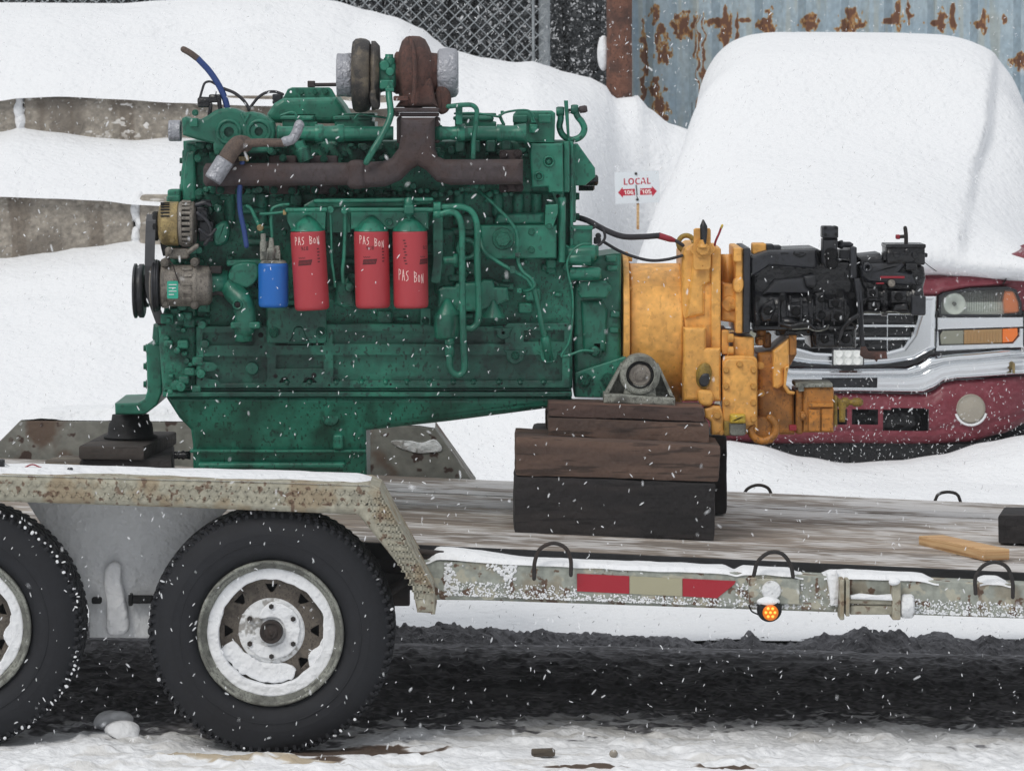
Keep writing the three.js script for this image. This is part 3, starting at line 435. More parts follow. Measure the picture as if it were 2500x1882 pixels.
{ // snow heaped over the truck
  const rows = [[-8.62, 1.00, .98, .72, 2.70], [-8.52, 1.035, 1.0, .70, 2.72], [-8.46, 1.075, 1.02, .68, 2.74], [-8.45, 1.13, 1.0, .66, 2.76], [-8.5, 1.19, .9, .62, 2.80], [-8.65, 1.27, .7, .58, 2.84], [-8.9, 1.35, .5, .56, 2.87], [-9.3, 1.44, .4, .56, 2.9], [-9.8, 1.54, .4, .59, 2.93], [-10.2, 1.65, .4, .68, 2.95], [-10.5, 1.80, .4, .78, 2.95], [-10.8, 1.97, .4, .87, 2.94], [-11.05, 2.11, .4, .92, 2.91], [-11.35, 2.2, .4, 1.0, 2.96], [-11.8, 2.265, .5, 1.02, 2.97], [-12.6, 2.29, .5, 1.05, 2.98], [-13.4, 2.26, .5, 1.08, 2.98], [-13.8, 2.0, .5, 1.1, 2.85], [-13.95, 1.5, .5, 1.2, 2.8]];
  const N = 90, R = 100, pos = [], idx = [];
  const cur = [1, 2, 3, 4, 0].map(c => new THREE.SplineCurve(rows.map((r, i) => new THREE.Vector2(i, r[c]))));
  for (let j = 0; j <= R; j++) { const t = j / R, [top, base, xl, xr, z] = cur.map(c => c.getPoint(t).y);
    for (let i = 0; i <= N; i++) { const a = Math.PI * (1 - i / N), e = 2 / mix(2.6, 5.6, smooth(-9.4, -11, z)), c = Math.sign(Math.cos(a)) * Math.pow(Math.abs(Math.cos(a)), e), s = Math.pow(Math.abs(Math.sin(a)), e);
      let x = (xl + xr) / 2 + (xr - xl) / 2 * c, y = base + (top - base) * s; const k = smooth(-8.5, -9, z); x += .03 * (nz(x + 20, y + z + 30, .9, 2, 600) - .5); y += k * (.05 * (nz(x + 20, z + 30, 1.1, 3, 604) - .5)) + .05 * (1 - k) * (nz(x + 20, 5, 2.4, 3, 606) - .55);
      y += k * (.05 * (nz(x + 20, z + 30, .7, 2, 614) - .5) + .012 * (nz(x + 20, z * 1.3 + 30, 5, 3, 616) - .5)); const qx = 1250 + x * S(z), qy = 244 - (y - CY) * S(z), rx = tab([[80, 2425], [300, 2405], [420, 2372], [560, 2350], [660, 2330]], qy);
      pos.push(x, y, z + .06 * (nz(x + 3, y + 9, 1.4, 3, 608) - .5) - .16 * smooth(rx, rx + 26, qx) * smooth(650, 560, qy) * smooth(-13, -12, z)); } }
  for (let j = 0; j < R; j++) for (let i = 0; i < N; i++) { const a = j * (N + 1) + i, b = a + 1, c = a + N + 1, d = c + 1; idx.push(a, b, c, b, d, c); }
  const g = new THREE.BufferGeometry(); g.setAttribute('position', new THREE.Float32BufferAttribute(pos, 3)); g.setIndex(idx); g.computeVertexNormals();
  solo('snow_cover', g, M.snow, 'thick rounded heap of snow covering the hood, windscreen and roof of the burgundy truck', 'snow', null, 'stuff');
  solo('snow_drift', sheet(.3, 3.4, 120, -7.2, -8.75, 60, (x, z) => { const t = smooth(-7.2, -8.4, z), px = 1250 + x * S(-8.4); return .02 + t * (at(px, tab([[1500, 1100], [1780, 1078], [1850, 1088], [1960, 1118], [2080, 1132], [2200, 1122], [2300, 1108], [2400, 1080], [2500, 1060], [2700, 1040]], px), -8.4).y - .02) + .03 * (nz(x + 20, z + 30, 3, 3, 612) - .5) - .25 * smooth(-8.42, -8.7, z); }), M.snow, 'soft snow drift lying along the foot of the truck bumper', 'snow', null, 'structure');
}
// ---------- trailer ----------
const TR = thing('flatbed_trailer', 'grey steel tandem axle flatbed trailer with weathered plank deck', 'trailer', V3(-.3, 0, -1.4));
{
  // deck planks: weathered wood, snow lying in patches
  const X0 = -2.7, X1 = 2.6, Z0 = -2.5, Z1 = -.3, NP = 11;
  const dt = tex(1536, 512, (u, v) => {
    const x = mix(X0, X1, u), z = mix(Z0, Z1, v), pl = Math.floor(v * NP), tone = HT[pl * 77 + 5];
    const g = fbm(u, v, 10, 200, 2, 700 + pl), n = fbm(u, v, 20, 16, 4, 705), l = fbm(u, v, 90, 130, 3, 709), cr = fbm(u, v, 16, 220, 1, 713);
    let c = lerp3([146, 136, 126], [112, 102, 94], smooth(.3, .75, g)); c = sc3(c, .88 + .25 * tone); c = lerp3(c, [78, 70, 65], .6 * smooth(.78, .9, cr));
    const far = smooth(-1.1, -2.2, z), near = smooth(-.62, -.4, z) * .55, right = smooth(.6, 1.4, x) * .45, k = .36 * far + near * .6 + right * .5 - .1;
    const s = .62 * smooth(.42, .66, .55 * n + .45 * l + .22 * k + .05 * (g - .5));
    return lerp3(c, sc3([232, 234, 237], .93 + .12 * l), clamp(s));
  });
  dt.wrapS = dt.wrapT = THREE.ClampToEdgeWrapping;
  const dm = new THREE.MeshStandardMaterial({ map: dt, roughness: .9, bumpMap: B.wood, bumpScale: .004 });
  const pw = (Z1 - Z0) / NP;
  for (let i = 0; i < NP; i++) {
    const za = Z0 + i * pw + .003, zb = za + pw - .006, g = new RoundedBoxGeometry(X1 - X0, .042, zb - za, 1, .004).translate((X0 + X1) / 2, -.021 + rr(-.002, .002), (za + zb) / 2);
    shear(g, 0); const p = g.attributes.position, uv = g.attributes.uv; for (let k = 0; k < p.count; k++) { uv.setXY(k, (p.getX(k) - X0) / (X1 - X0), (p.getZ(k) - Z0) / (Z1 - Z0)); p.setY(k, p.getY(k) + deckY(p.getX(k))); }
    g.computeVertexNormals(); P(TR, 'deck_plank', g, dm, true);
  }
  // dark edge channel under the planks
  P(TR, 'edge_channel', shear(new THREE.BoxGeometry(X1 - X0, .05, .05).translate((X0 + X1) / 2, .569 - .068, -.335), -.046), M.rubber);
  P(TR, 'edge_trim', shear(new RoundedBoxGeometry(X1 - X0, .05, .012, 2, .004).translate((X0 + X1) / 2, .569 - .027, -.294), -.046), M.rubber);
  for (const zz of [-.42, -2.35]) P(TR, 'main_beam', shear(new THREE.BoxGeometry(X1 - X0, .10, .07).translate((X0 + X1) / 2, .569 - .10, zz), -.046), M.darkSteel);  // dark colour paints in the shade of the frame below deck and fender
  for (let i = 0; i < 8; i++) { const x = -2.2 + i * .62; P(TR, 'cross_member', new THREE.BoxGeometry(.05, .07, 1.9).translate(x, deckY(x) - .08, -1.4), M.darkSteel); }
  // side rail, snow-crusted
  const zR = -.18;
  const rt = x => 1373 + (x - 1203) * .0411, rbm = x => 1460 + (x - 1203) * .0385;
  P(TR, 'side_rail', [poly([[1010, 1366], [1203, 1373], [2560, rt(2560)], [2560, rbm(2560)], [1215, 1460], [1200, 1466], [1010, 1464]], zR, .02, { b: .004 }), poly([[1010, 1366], [2560, rt(2560)], [2560, rt(2560) + 8], [1010, 1374]], zR - .02, .12, { b: .002 }), poly([[1010, 1450], [2560, rbm(2560) - 9], [2560, rbm(2560)], [1010, 1460]], zR - .02, .06, { b: .002 })], M.steel);
  const rf = shear(new THREE.BoxGeometry(X1 - X0, .10, .04).translate((X0 + X1) / 2, .569 - .10, -2.56), -.046); P(TR, 'side_rail', rf, M.steel);
  // crust of frozen snow along the foot of the rail
  const cr = []; for (let i = 0; i < 2200; i++) { const x = 1085 + Math.pow(rnd(), 1) * 1420; if (x > 1960 && x < 2050 && rnd() < .6) continue; const edge = x > 1760 && x < 1830 ? rnd() * 55 : x > 1955 && x < 2050 ? rnd() * 60 : Math.pow(rnd(), 1.8) * 34; const r = rr(.0012, .0042), p = at(x, rbm(x) - 3 - edge, zR + .002); if (x > 1409 && x < 1795 && edge > 17) continue; cr.push(new THREE.IcosahedronGeometry(r, 0).scale(1.2, .8, .8).rotateZ(rnd() * 3).translate(p.x, p.y, p.z)); }
  for (let i = 0; i < 1100; i++) { const x = rnd() < .5 ? rr(1085, 1260) : rr(1800, 2060), y = rt(x) + rr(6, 84), p = at(x, y, zR + .002), n = nz(p.x + 10, p.y + 10, 9, 3, 720); if (n < .5) continue; cr.push(new THREE.IcosahedronGeometry(rr(.0015, .006), 0).scale(1.3, .9, .5).rotateZ(rnd() * 3).translate(p.x, p.y, p.z)); }
  P(TR, 'snow_crust', cr, M.snowFine).userData.kind = 'stuff';
  // reflective tape
  const tp = x => 1400.5 + (x - 1409) * .0467;
  for (const [a, b, m, cut] of [[1409, 1536.5, 'red'], [1537.5, 1666, 'w'], [1667, 1797, 'red', 1]]) { const pts = cut ? [[a, tp(a)], [b, tp(b)], [b - 4, tp(b) + 8], [b - 46, tp(b) + 42], [a, tp(a) + 43]] : [[a, tp(a)], [b, tp(b)], [b, tp(b) + 43], [a, tp(a) + 43]]; P(TR, 'reflective_tape', poly(pts, zR + .003, .003, { b: 0 }), m === 'red' ? mat(0xa01c2c, .45, { bumpMap: B.fine, bumpScale: .0008 }) : mat(0xa39f86, .45, { bumpMap: B.fine, bumpScale: .0008 })); }
  // tie rings
  const ring = (pts, r, z) => P(TR, 'tie_ring', tube(pts, r, z, { n: 40 }), M.darkSteel);
  ring([[1304, 1413], [1306, 1370], [1320, 1339], [1351, 1326], [1380, 1337], [1393, 1364], [1394, 1404]], 5, -.15);
  ring([[1841, 1404], [1851, 1371], [1879, 1349], [1910, 1352], [1931, 1380], [1937, 1408]], 5, -.15);
  ring([[2383, 1449], [2383, 1409], [2401, 1382], [2430, 1372], [2459, 1384], [2473, 1420], [2474, 1458]], 5, -.15);
  ring([[1814, 1212], [1826, 1193], [1852, 1184], [1876, 1192], [1886, 1214]], 4, -2.56); ring([[2284, 1222], [2292, 1207], [2315, 1201], [2338, 1207], [2346, 1224]], 4, -2.56);
  // lamp plate and amber marker lamp
  P(TR, 'lamp_plate', poly([[1828, 1411], [1953, 1415], [1953, 1476], [1828, 1472]], zR + .014, .014, { b: .003 }), M.steel);
  P(TR, 'lamp_socket', disc(1884, 1442, 24, zR + .022, .012, 3), M.crust);
  const lp = P(TR, 'marker_lamp', [latheZ(1880, 1490, zR + .045, [[0, .05], [29, .05], [31, .02], [27, .0], [22, -.002], [0, -.002]], 32)], M.rubber);
  P(lp, 'amber_lens', latheZ(1882, 1496, zR + .05, [[20, .006], [19, -.002], [12, -.006], [0, -.008]], 24), new THREE.MeshStandardMaterial({ color: 0xc86a10, roughness: .3, emissive: 0xff7a00, emissiveIntensity: .35 }));
  const led = new THREE.MeshStandardMaterial({ color: 0xffc860, roughness: .4, emissive: 0xffb030, emissiveIntensity: .9 });
  for (let i = 0; i < 7; i++) { const a = i * Math.PI / 3, r = i < 6 ? 11 : 0; P(lp, 'led', disc(1882 + r * Math.cos(a), 1496 + r * Math.sin(a), 3.6, zR + .062, .006, .8, 10), led); }
  P(lp, 'snow_cap', rough(new THREE.SphereGeometry(.034, 20, 14).scale(1.05, .42, .7).translate(at(1880, 1472, -.13).x, at(1880, 1472, -.13).y, -.15), .006, 22), M.snowFine);
  P(lp, 'lamp_wire', tube([[1829, 1478], [1836, 1492], [1852, 1500]], 2, zR + .01), M.dark);
  // stake pocket with roller
  const sp = P(TR, 'winch_bracket', [rb(2051, 1414, 2063, 1514, zR + .07, .09, .004), rb(2066, 1416, 2076, 1505, zR + .075, .08, .003), rb(2179, 1420, 2201, 1514, zR + .07, .09, .005)], M.steelRust);
  P(sp, 'crossbar', [tube([[2074, 1466], [2182, 1470]], 8, zR + .05), rb(2076, 1479, 2181, 1501, zR + .055, .03, .004)], M.steelRust);
  P(sp, 'roller', latheX(1480, zR + .04, [[2200, 0], [2200, 26], [2206, 30], [2226, 30], [2232, 25], [2232, 0]], 24), M.crust);
  P(sp, 'snow_cap', [rough(poly([[2076, 1456], [2100, 1452], [2140, 1456], [2178, 1452], [2182, 1466], [2076, 1464]], zR + .068, .03, { b: .006 }), .003, 20), rough(new THREE.SphereGeometry(.018, 16, 12).scale(1, .7, 1.2).translate(at(2185, 1418, -.12).x, at(2185, 1418, -.12).y, -.12), .005, 20), rough(poly([[2020, 1398], [2045, 1390], [2052, 1420], [2050, 1480], [2030, 1482], [2026, 1440]], zR + .02, .03, { b: .01 }), .005, 14)], M.snowFine);
  // snow on the rail ledge
  const ledge = (x0, x1, up, k) => { const g = sheet(at(x0, 1380, -.22).x, at(x1, 1380, -.22).x, 90, -.175, -.31, 12, (x, z) => { const px = 1250 + x * S(-.2), t = clamp((-.175 - z) / .135), e = Math.min(smooth(x0 - 2, x0 + 30, px), smooth(x1 + 2, x1 - 30, px)); return at(px, rt(px), -.2).y + e * (.004 + (.002 + .014 * nz(x + 10, 4, 3, 3, k) + up * smooth(1320, 1090, px)) * Math.pow(Math.sin(Math.PI * Math.min(.5, t * 1.1 + .06)), .6)) - (t < .01 ? .01 : 0) + .006 * (nz(x + 9, z + 4, 16, 2, k) - .5); }); return g; };
  solo('rail_snow', [ledge(1040, 1800, .02, 731), ledge(1795, 1960, .006, 733), ledge(2010, 2290, .012, 735), ledge(2390, 2475, -.004, 737)], M.snowFine, 'strip of soft snow lying on the ledge of the trailer side rail', 'snow', null, 'stuff');
}
// fenders
{
  const z = .03, out = [[-260, 1152], [0, 1158], [480, 1170], [900, 1182], [925, 1194], [1056, 1432], [1062, 1500]], inn = [[1018, 1497], [1003, 1420], [874, 1258], [480, 1242], [0, 1226], [-260, 1220]];
  const f = P(TR, 'fender', [poly([...out, ...inn], z, .05, { b: .022, seg: 5 })], M.steelRust);
  const off = out.map(([x, y], i) => i < 4 ? [x, y + 9] : i === 4 ? [x - 8, y + 7] : [x - 10, y + (i === 6 ? 0 : 4)]).reverse();
  P(f, 'fender_sheet', poly([...out, ...off], z - .006, .30, { b: .002 }), M.steelRust);
  // raised lozenges of the tread plate
  const loz = []; const LZ = new THREE.BoxGeometry(.022, .005, .003);
  for (let i = 0; i < 92; i++) for (let r = 0; r < 2; r++) { const x = -150 + i * 11.6 + r * 5, yy = tab(out.slice(0, 4), x) + 22 + r * 24; if (x > 900) continue; const p = at(x, yy, z + .001); loz.push(LZ.clone().rotateZ((i + r) % 2 ? .8 : -.8).translate(p.x, p.y, p.z)); }
  for (let i = 0; i < 30; i++) for (let r = 0; r < 3; r++) { const t = i / 30, p = at(mix(905, 1035, t) + r * 14 - 8, mix(1215, 1460, t) - r * 7 + 8, z + .001); loz.push(LZ.clone().rotateZ((i + r) % 2 ? 0 : 1.5).translate(p.x, p.y, p.z)); }
  P(f, 'tread_lozenges', loz, M.steelRust).userData.kind = 'stuff';
  // inner panel between the wheels, plastered with road snow
  P(TR, 'suspension_guard', rough(poly([[60, 1218], [560, 1238], [500, 1300], [420, 1380], [378, 1480], [372, 1560], [216, 1558], [215, 1490], [170, 1360], [100, 1280]], -.26, .03, { b: .006 }), .003, 10), M.plaster);
  const eq = P(TR, 'equalizer', [rough(poly(spl([[258, 1385], [275, 1372], [292, 1380], [296, 1420], [305, 1470], [308, 1545], [262, 1550], [258, 1480], [252, 1430]], 40), -.225, .04, { b: .012, seg: 3 }), .003, 16)], M.snowFine);
  P(eq, 'axle_pin', [rb(222, 1459, 246, 1475, -.22, .03, .006), rb(313, 1455, 372, 1474, -.22, .03, .006), rb(312, 1450, 322, 1480, -.215, .03, .004)], M.dark);
  P(TR, 'spring_hanger', [rb(880, 1330, 1010, 1440, -.30, .04), rb(930, 1400, 1000, 1480, -.28, .04), tube([[860, 1470], [930, 1455], [985, 1420], [1000, 1390]], 12, -.27), rb(960, 1352, 1090, 1372, -.2, .05), tube([[1005, 1345], [1080, 1352]], 8, -.2)], M.darkSteel);
  for (const x of [-1.62, -.71]) P(TR, 'axle', latheA(V3(x, .35, -.25), V3(x, .35, -2.5), [[0, .045], [1, .045]], 16), M.darkSteel);
  // far fender and its inner plate
  const zf = -2.52, fo = [[-60, 1120], [0, 1075], [48, 1027], [460, 1030], [1020, 1040], [1062, 1046], [1160, 1184]];
  P(TR, 'fender', [poly([...fo, [1160, 1200], [-60, 1200]], zf, .02, { b: .004 }), poly([...fo, ...fo.map(([x, y]) => [x - (x > 1055 ? 6 : 0), y + 6]).reverse()], zf - .02, .28, { b: .002 })], M.steelGrey);
  solo('fender_snow', [sheet(at(-250, 1150, -.1).x, at(905, 1150, -.1).x, 160, .028, -.26, 26, (x, zz) => { const px = 1250 + x * S(0), t = clamp((.028 - zz) / .288), e = smooth(930, 860, px); return at(px, tab(out, px), .0).y - .003 + e * (.002 + (.004 + .016 * nz(x + 10, zz * 2 + 4, 3, 4, 741)) * Math.min(1, smooth(.14, .6, t + .55 * (nz(x + 10, 8, 6, 3, 743) - .5)) ) * smooth(1.02, .8, t)); }),
    sheet(at(-60, 1025, zf).x, at(1062, 1030, zf).x, 120, zf - .0, zf - .27, 14, (x, zz) => { const px = 1250 + x * S(zf), t = clamp((zf - zz) / .27); return at(px, tab(fo, px), zf).y + .002 + (.02 + .03 * nz(x + 10, zz + 4, 3, 3, 745)) * smooth(0, .3, t + .25 * (nz(x + 9, 2, 8, 3, 747) - .5)) * smooth(1120, 1050, px) * smooth(40, 90, px); })], M.snowFine, 'crumbled snow lying along the top of the trailer fenders', 'snow', null, 'stuff');
  P(TR, 'frost_patch', rough(poly(spl([[954, 1078], [985, 1075], [1030, 1080], [1060, 1072], [1078, 1090], [1078, 1100], [1045, 1106], [1005, 1104], [975, 1092]], 50), zf + .006, .008, { b: .003 }), .002, 30), M.crust);
  // loose wires on the fender
  P(TR, 'loose_wire', tube([[-5, 1128], [20, 1136], [50, 1153], [80, 1150], [110, 1146], [140, 1152], [168, 1152]], 1.8, -.1), M.white);
  P(TR, 'loose_wire', tube([[45, 1152], [62, 1140], [78, 1134], [95, 1140], [120, 1150]], 1.8, -.09), M.redWire);
  P(TR, 'wire_nut', [rb(162, 1142, 176, 1160, -.08, .02), rb(-8, 1122, 8, 1156, -.08, .03)], M.blackSat);
}
// wheels
function wheel(cx, cy, turn) {
  const k = S(0), c = at(cx, cy, 0), W = new THREE.Group(); W.name = 'wheel'; TR.add(W); W.position.copy(c).sub(org.get(TR)); org.set(W, V3(0, 0, 0));
  const L = (prof, seg = 64) => new THREE.LatheGeometry(prof.map(([r, d]) => new THREE.Vector2(Math.max(r, .01) / k, d)), seg).rotateX(Math.PI / 2);   // d>0 is towards the camera
  const tyre = P(W, 'tyre', L([[182, -.20], [215, -.215], [290, -.20], [300, -.18], [301, -.04], [296, -.026], [286, -.012], [268, .004], [245, .012], [243, .010], [222, .012], [205, .008], [184, -.004], [176, -.03], [176, -.19]], 120), M.tyre);
  const blk = new RoundedBoxGeometry(.016, .010, .034, 1, .003), blk2 = new RoundedBoxGeometry(.018, .010, .06, 1, .003), bl = [], N = 84;
  for (let i = 0; i < N; i++) { const a = i / N * 2 * Math.PI, r = 302 / k;
    const put = (g, rad, d, tw, da = 0) => bl.push(fin(g.clone().rotateY(tw).translate(0, rad, d).rotateZ(a + da)));
    put(blk, r - .003, -.033, .25); put(blk, r - .003, -.190, -.25); put(blk2, r - .002, -.085, .5, .03); put(blk2, r - .002, -.145, -.5, .06);
    bl.push(fin(new RoundedBoxGeometry(.012, .020, .010, 1, .003).translate(0, 289 / k, -.016).rotateZ(a + .05))); }
  P(tyre, 'tread_blocks', bl, M.tyre).userData.kind = 'stuff';
  const sb = []; for (let i = 0; i < N * 2; i++) { const a = (i + rnd()) / N * Math.PI, px = Math.sin(a), s = .5 + .5 * nz(10 + 3 * Math.cos(a), 10 + 3 * Math.sin(a), 1, 2, 760); if (rnd() < (turn ? .3 : .86) || s < .3) continue; sb.push(rough(new THREE.IcosahedronGeometry(rr(.002, .005), 0).scale(rr(.6, 1.6), rr(.8, 2), .7), .001, 40).rotateZ(rr(-.5, .5)).translate(0, rr(292, 304) / k, rr(-.024, -.002)).rotateZ(-a)); }
  P(tyre, 'packed_snow', sb, M.snowFine).userData.kind = 'stuff';
  P(tyre, 'bead_ring', L([[222, .0125], [223.5, .0145], [225, .0125]], 90), M.tyre);
  // rim: lip, barrel, dished disc with eight windows
  P(W, 'rim', [L([[178, -.19], [178, -.03], [181, .004], [178, .009], [172, .009], [168, -.004], [162, -.012], [158, -.02], [140, -.05], [128, -.058], [126, -.19]], 72)], M.castGrey);
  const cv = r => r / k, tri = (a, r) => [[-17, 10], [17, 10], [13, 0], [4, -13], [-4, -13], [-13, 0]].map(([x, y]) => new THREE.Vector2(((r + y) * Math.cos(a) - x * Math.sin(a)) / k, ((r + y) * Math.sin(a) + x * Math.cos(a)) / k));
  const shp = new THREE.Shape().absarc(0, 0, cv(129), 0, Math.PI * 2, false); for (let i = 0; i < 8; i++) shp.holes.push(new THREE.Path(tri(i * Math.PI / 4 + Math.PI / 2 + turn, 108))); shp.holes.push(new THREE.Path().absarc(0, 0, cv(24), 0, Math.PI * 2, true));
  const dg = new THREE.ExtrudeGeometry(shp, { depth: .006, bevelEnabled: true, bevelSize: .002, bevelThickness: .002, bevelSegments: 1, curveSegments: 40 }); P(W, 'rim_disc', dg.translate(0, 0, -.064), M.rimDirt);
  P(W, 'rim_disc', L([[24, -.05], [60, -.048], [76, -.050], [82, -.056], [84, -.062]], 48), M.crust);
  P(W, 'brake_drum', L([[0, -.09], [150, -.09]], 30), M.dark);
  for (let i = 0; i < 6; i++) { const a = i * Math.PI / 3 + Math.PI / 6 + turn, n = P(W, 'lug_nut', new THREE.CylinderGeometry(6.5 / k, 7 / k, .016, 6).rotateX(Math.PI / 2).translate(62 / k * Math.cos(a), 62 / k * Math.sin(a), -.044), M.darkSteel); }
  P(W, 'hub_cap', [L([[0, -.012], [14, -.012], [16, -.018], [22, -.018], [25, -.012], [28, -.018], [29, -.05]], 32), L([[0, -.008], [6, -.008], [8, -.013]], 16)], M.darkSteel);
  // snow stuck to the rim: a ring on the outer flange and a drift in the lower half
  const rim = (r0, r1, n0, n1, d, th, kk, a0 = 0, a1 = 2 * Math.PI) => { const n = 90, o = [], inn = []; for (let i = 0; i < n; i++) { const a = mix(a0, a1, i / (a1 - a0 > 6 ? n : n - 1)), q = (s, am) => am * (nz(20 + 2 * Math.cos(a), 20 + 2 * Math.sin(a), 1.6, 3, s) - .5) * 2; o.push(new THREE.Vector2((r1 + q(kk, n1)) * Math.cos(a) / k, (r1 + q(kk, n1)) * Math.sin(a) / k)); inn.push(new THREE.Vector2((r0 + q(kk + 4, n0)) * Math.cos(a) / k, (r0 + q(kk + 4, n0)) * Math.sin(a) / k)); }
    let s; if (a1 - a0 > 6) { s = new THREE.Shape(o); s.holes.push(new THREE.Path(inn)); } else s = new THREE.Shape([...o, ...inn.reverse()]);
    return new THREE.ExtrudeGeometry(s, { depth: th, bevelEnabled: true, bevelSize: .004, bevelOffset: -.004, bevelThickness: .004, bevelSegments: 2 }).translate(0, 0, d); };
  const blob = (pts, d, th, kk) => { const sm = spl(pts, 70).map(([x, y], i) => { const q = 1 + .10 * (nz(20 + x * .05, 20 + y * .05, 1.6, 3, kk) - .5); return new THREE.Vector2(x * q / k, -y * q / k); }); return new THREE.ExtrudeGeometry(new THREE.Shape(sm), { depth: th, bevelEnabled: true, bevelSize: .004, bevelOffset: -.003, bevelThickness: .004, bevelSegments: 2 }).translate(0, 0, d).rotateZ(turn); };
  P(W, 'rim_snow', [rim(131, 159, 7, 3, -.05, .03, 771 + turn * 9), blob([[-122, 48], [-96, 26], [-72, 48], [-44, 70], [-8, 82], [32, 80], [58, 94], [50, 116], [0, 126], [-60, 112], [-98, 84]], -.056, .010, 781), blob([[92, 60], [112, 40], [128, 20], [132, 50], [118, 78], [98, 92]], -.056, .010, 783), blob([[-30, -34], [-6, -70], [30, -66], [62, -40], [70, -6], [58, 40], [20, 66], [-30, 62], [-58, 34], [-40, 30], [-6, 38], [28, 26], [34, -10], [14, -34]], -.05, .005, 787)], M.snowFine);
  return W;
}
wheel(660, 1546, 0); wheel(-104, 1532, .35);
// ---------- timbers ----------
const pxBox = (name, m, label, pts, zF, dep, b = .008, amp = .0025, group) => piece(name, hexa(pts, zF, dep, b, amp, pts[0][0] % 50), m, label, 'timber', group);
const TG = 'cribbing timbers under the engine';
pxBox('timber_block', M.timberBlack, 'thick black creosoted timber at the bottom of the stack under the grey bearing', [[1255, 1163], [1748, 1180], [1745, 1321], [1254, 1303]], -.75, .36, .007, .003, TG);
pxBox('timber_block', M.timberBrown, 'thick brown timber with chamfered edge resting on the black timber', [[1258, 1066], [1761, 1090], [1756, 1177], [1258, 1161]], -.76, .37, .006, .003, TG);
pxBox('timber_board', M.timberBrown, 'lower brown board of the pair on top of the brown timber', [[1338, 1020], [1732, 1032], [1733, 1082], [1338, 1064]], -.87, .24, .005, .0025, TG);
pxBox('timber_board', M.timberRed, 'top reddish board carrying the grey bearing block', [[1339, 984], [1719, 995], [1720, 1030], [1339, 1018]], -.88, .24, .005, .0025, TG);
pxBox('timber_block', M.timberBlack, 'black timber stack standing under the far engine mount', [[1300, 1050], [1777, 1062], [1777, 1258], [1300, 1242]], -1.56, .34, .012, .003, TG);
pxBox('timber_board', M.timberBrown, 'board lying on the far black timber stack', [[1332, 996], [1560, 1000], [1560, 1052], [1332, 1050]], -1.6, .2, .008, .0025, TG);
{
  const dl = at(300, 1120, -1.1).x, y0 = deckY(dl);
  piece('timber_block', rough(prism([[at(185, 0, -1.1).x, -1.12], [at(409, 0, -1.1).x, -1.12], [at(415, 0, -1.6).x, -1.66], [at(200, 0, -1.6).x, -1.66]], y0, at(200, 1122, -1.12).y, .006), .003, 9), M.timberBlack, 'black timber lying flat on the deck under the front mount', 'timber', TG);
  piece('timber_block', rough(prism([[at(183, 0, -1.1).x, -1.10], [at(342, 0, -1.1).x, -1.10], [at(422, 0, -1.66).x, -1.68], [at(255, 0, -1.66).x, -1.68]], at(200, 1122, -1.12).y + .001, at(200, 1088, -1.10).y, .008), .003, 9, 4), M.timberDark, 'skewed dark brown timber directly under the front rubber mount', 'timber', TG);
  piece('timber_board', rough(prism([[at(98, 0, -1.4).x, -1.42], [at(104, 0, -1.4).x, -1.36], [at(190, 0, -1.4).x, -1.34], [at(190, 0, -1.4).x, -1.62], [at(130, 0, -1.4).x, -1.62], [at(106, 0, -1.4).x, -1.55]], deckY(-1.45), at(130, 1128, -1.36).y, .006), .002, 9), M.timberGrey, 'flat grey board with rounded end beside the front mount timbers', 'timber', TG);
  const p0 = deckAt(2244, 1330), p1 = deckAt(2405, 1371), d = p1.clone().sub(p0); d.y = 0; const n = V3(-d.z, 0, d.x).normalize(); if (n.z > 0) n.negate(); const w = .085;
  const q = [p0, p1, p1.clone().addScaledVector(n, w), p0.clone().addScaledVector(n, w)], y = deckY(p1.x) + .002;
  piece('lumber_offcut', rough(prism(q.map(a => [a.x, a.z]), y, y + .034, .003), .001, 12), M.lumber, 'fresh pale lumber offcut lying loose on the deck', 'lumber');
  const b0 = deckAt(2438, 1332), yb = deckY(1.6);
  piece('timber_block', rough(prism([[b0.x, b0.z], [b0.x + .5, b0.z + .02], [b0.x + .53, b0.z - .28], [b0.x + .05, b0.z - .28]], yb + .008, yb + .098, .008), .003, 9), M.timberBlack, 'dark end of a timber lying on the deck beside the pale offcut', 'timber');
}
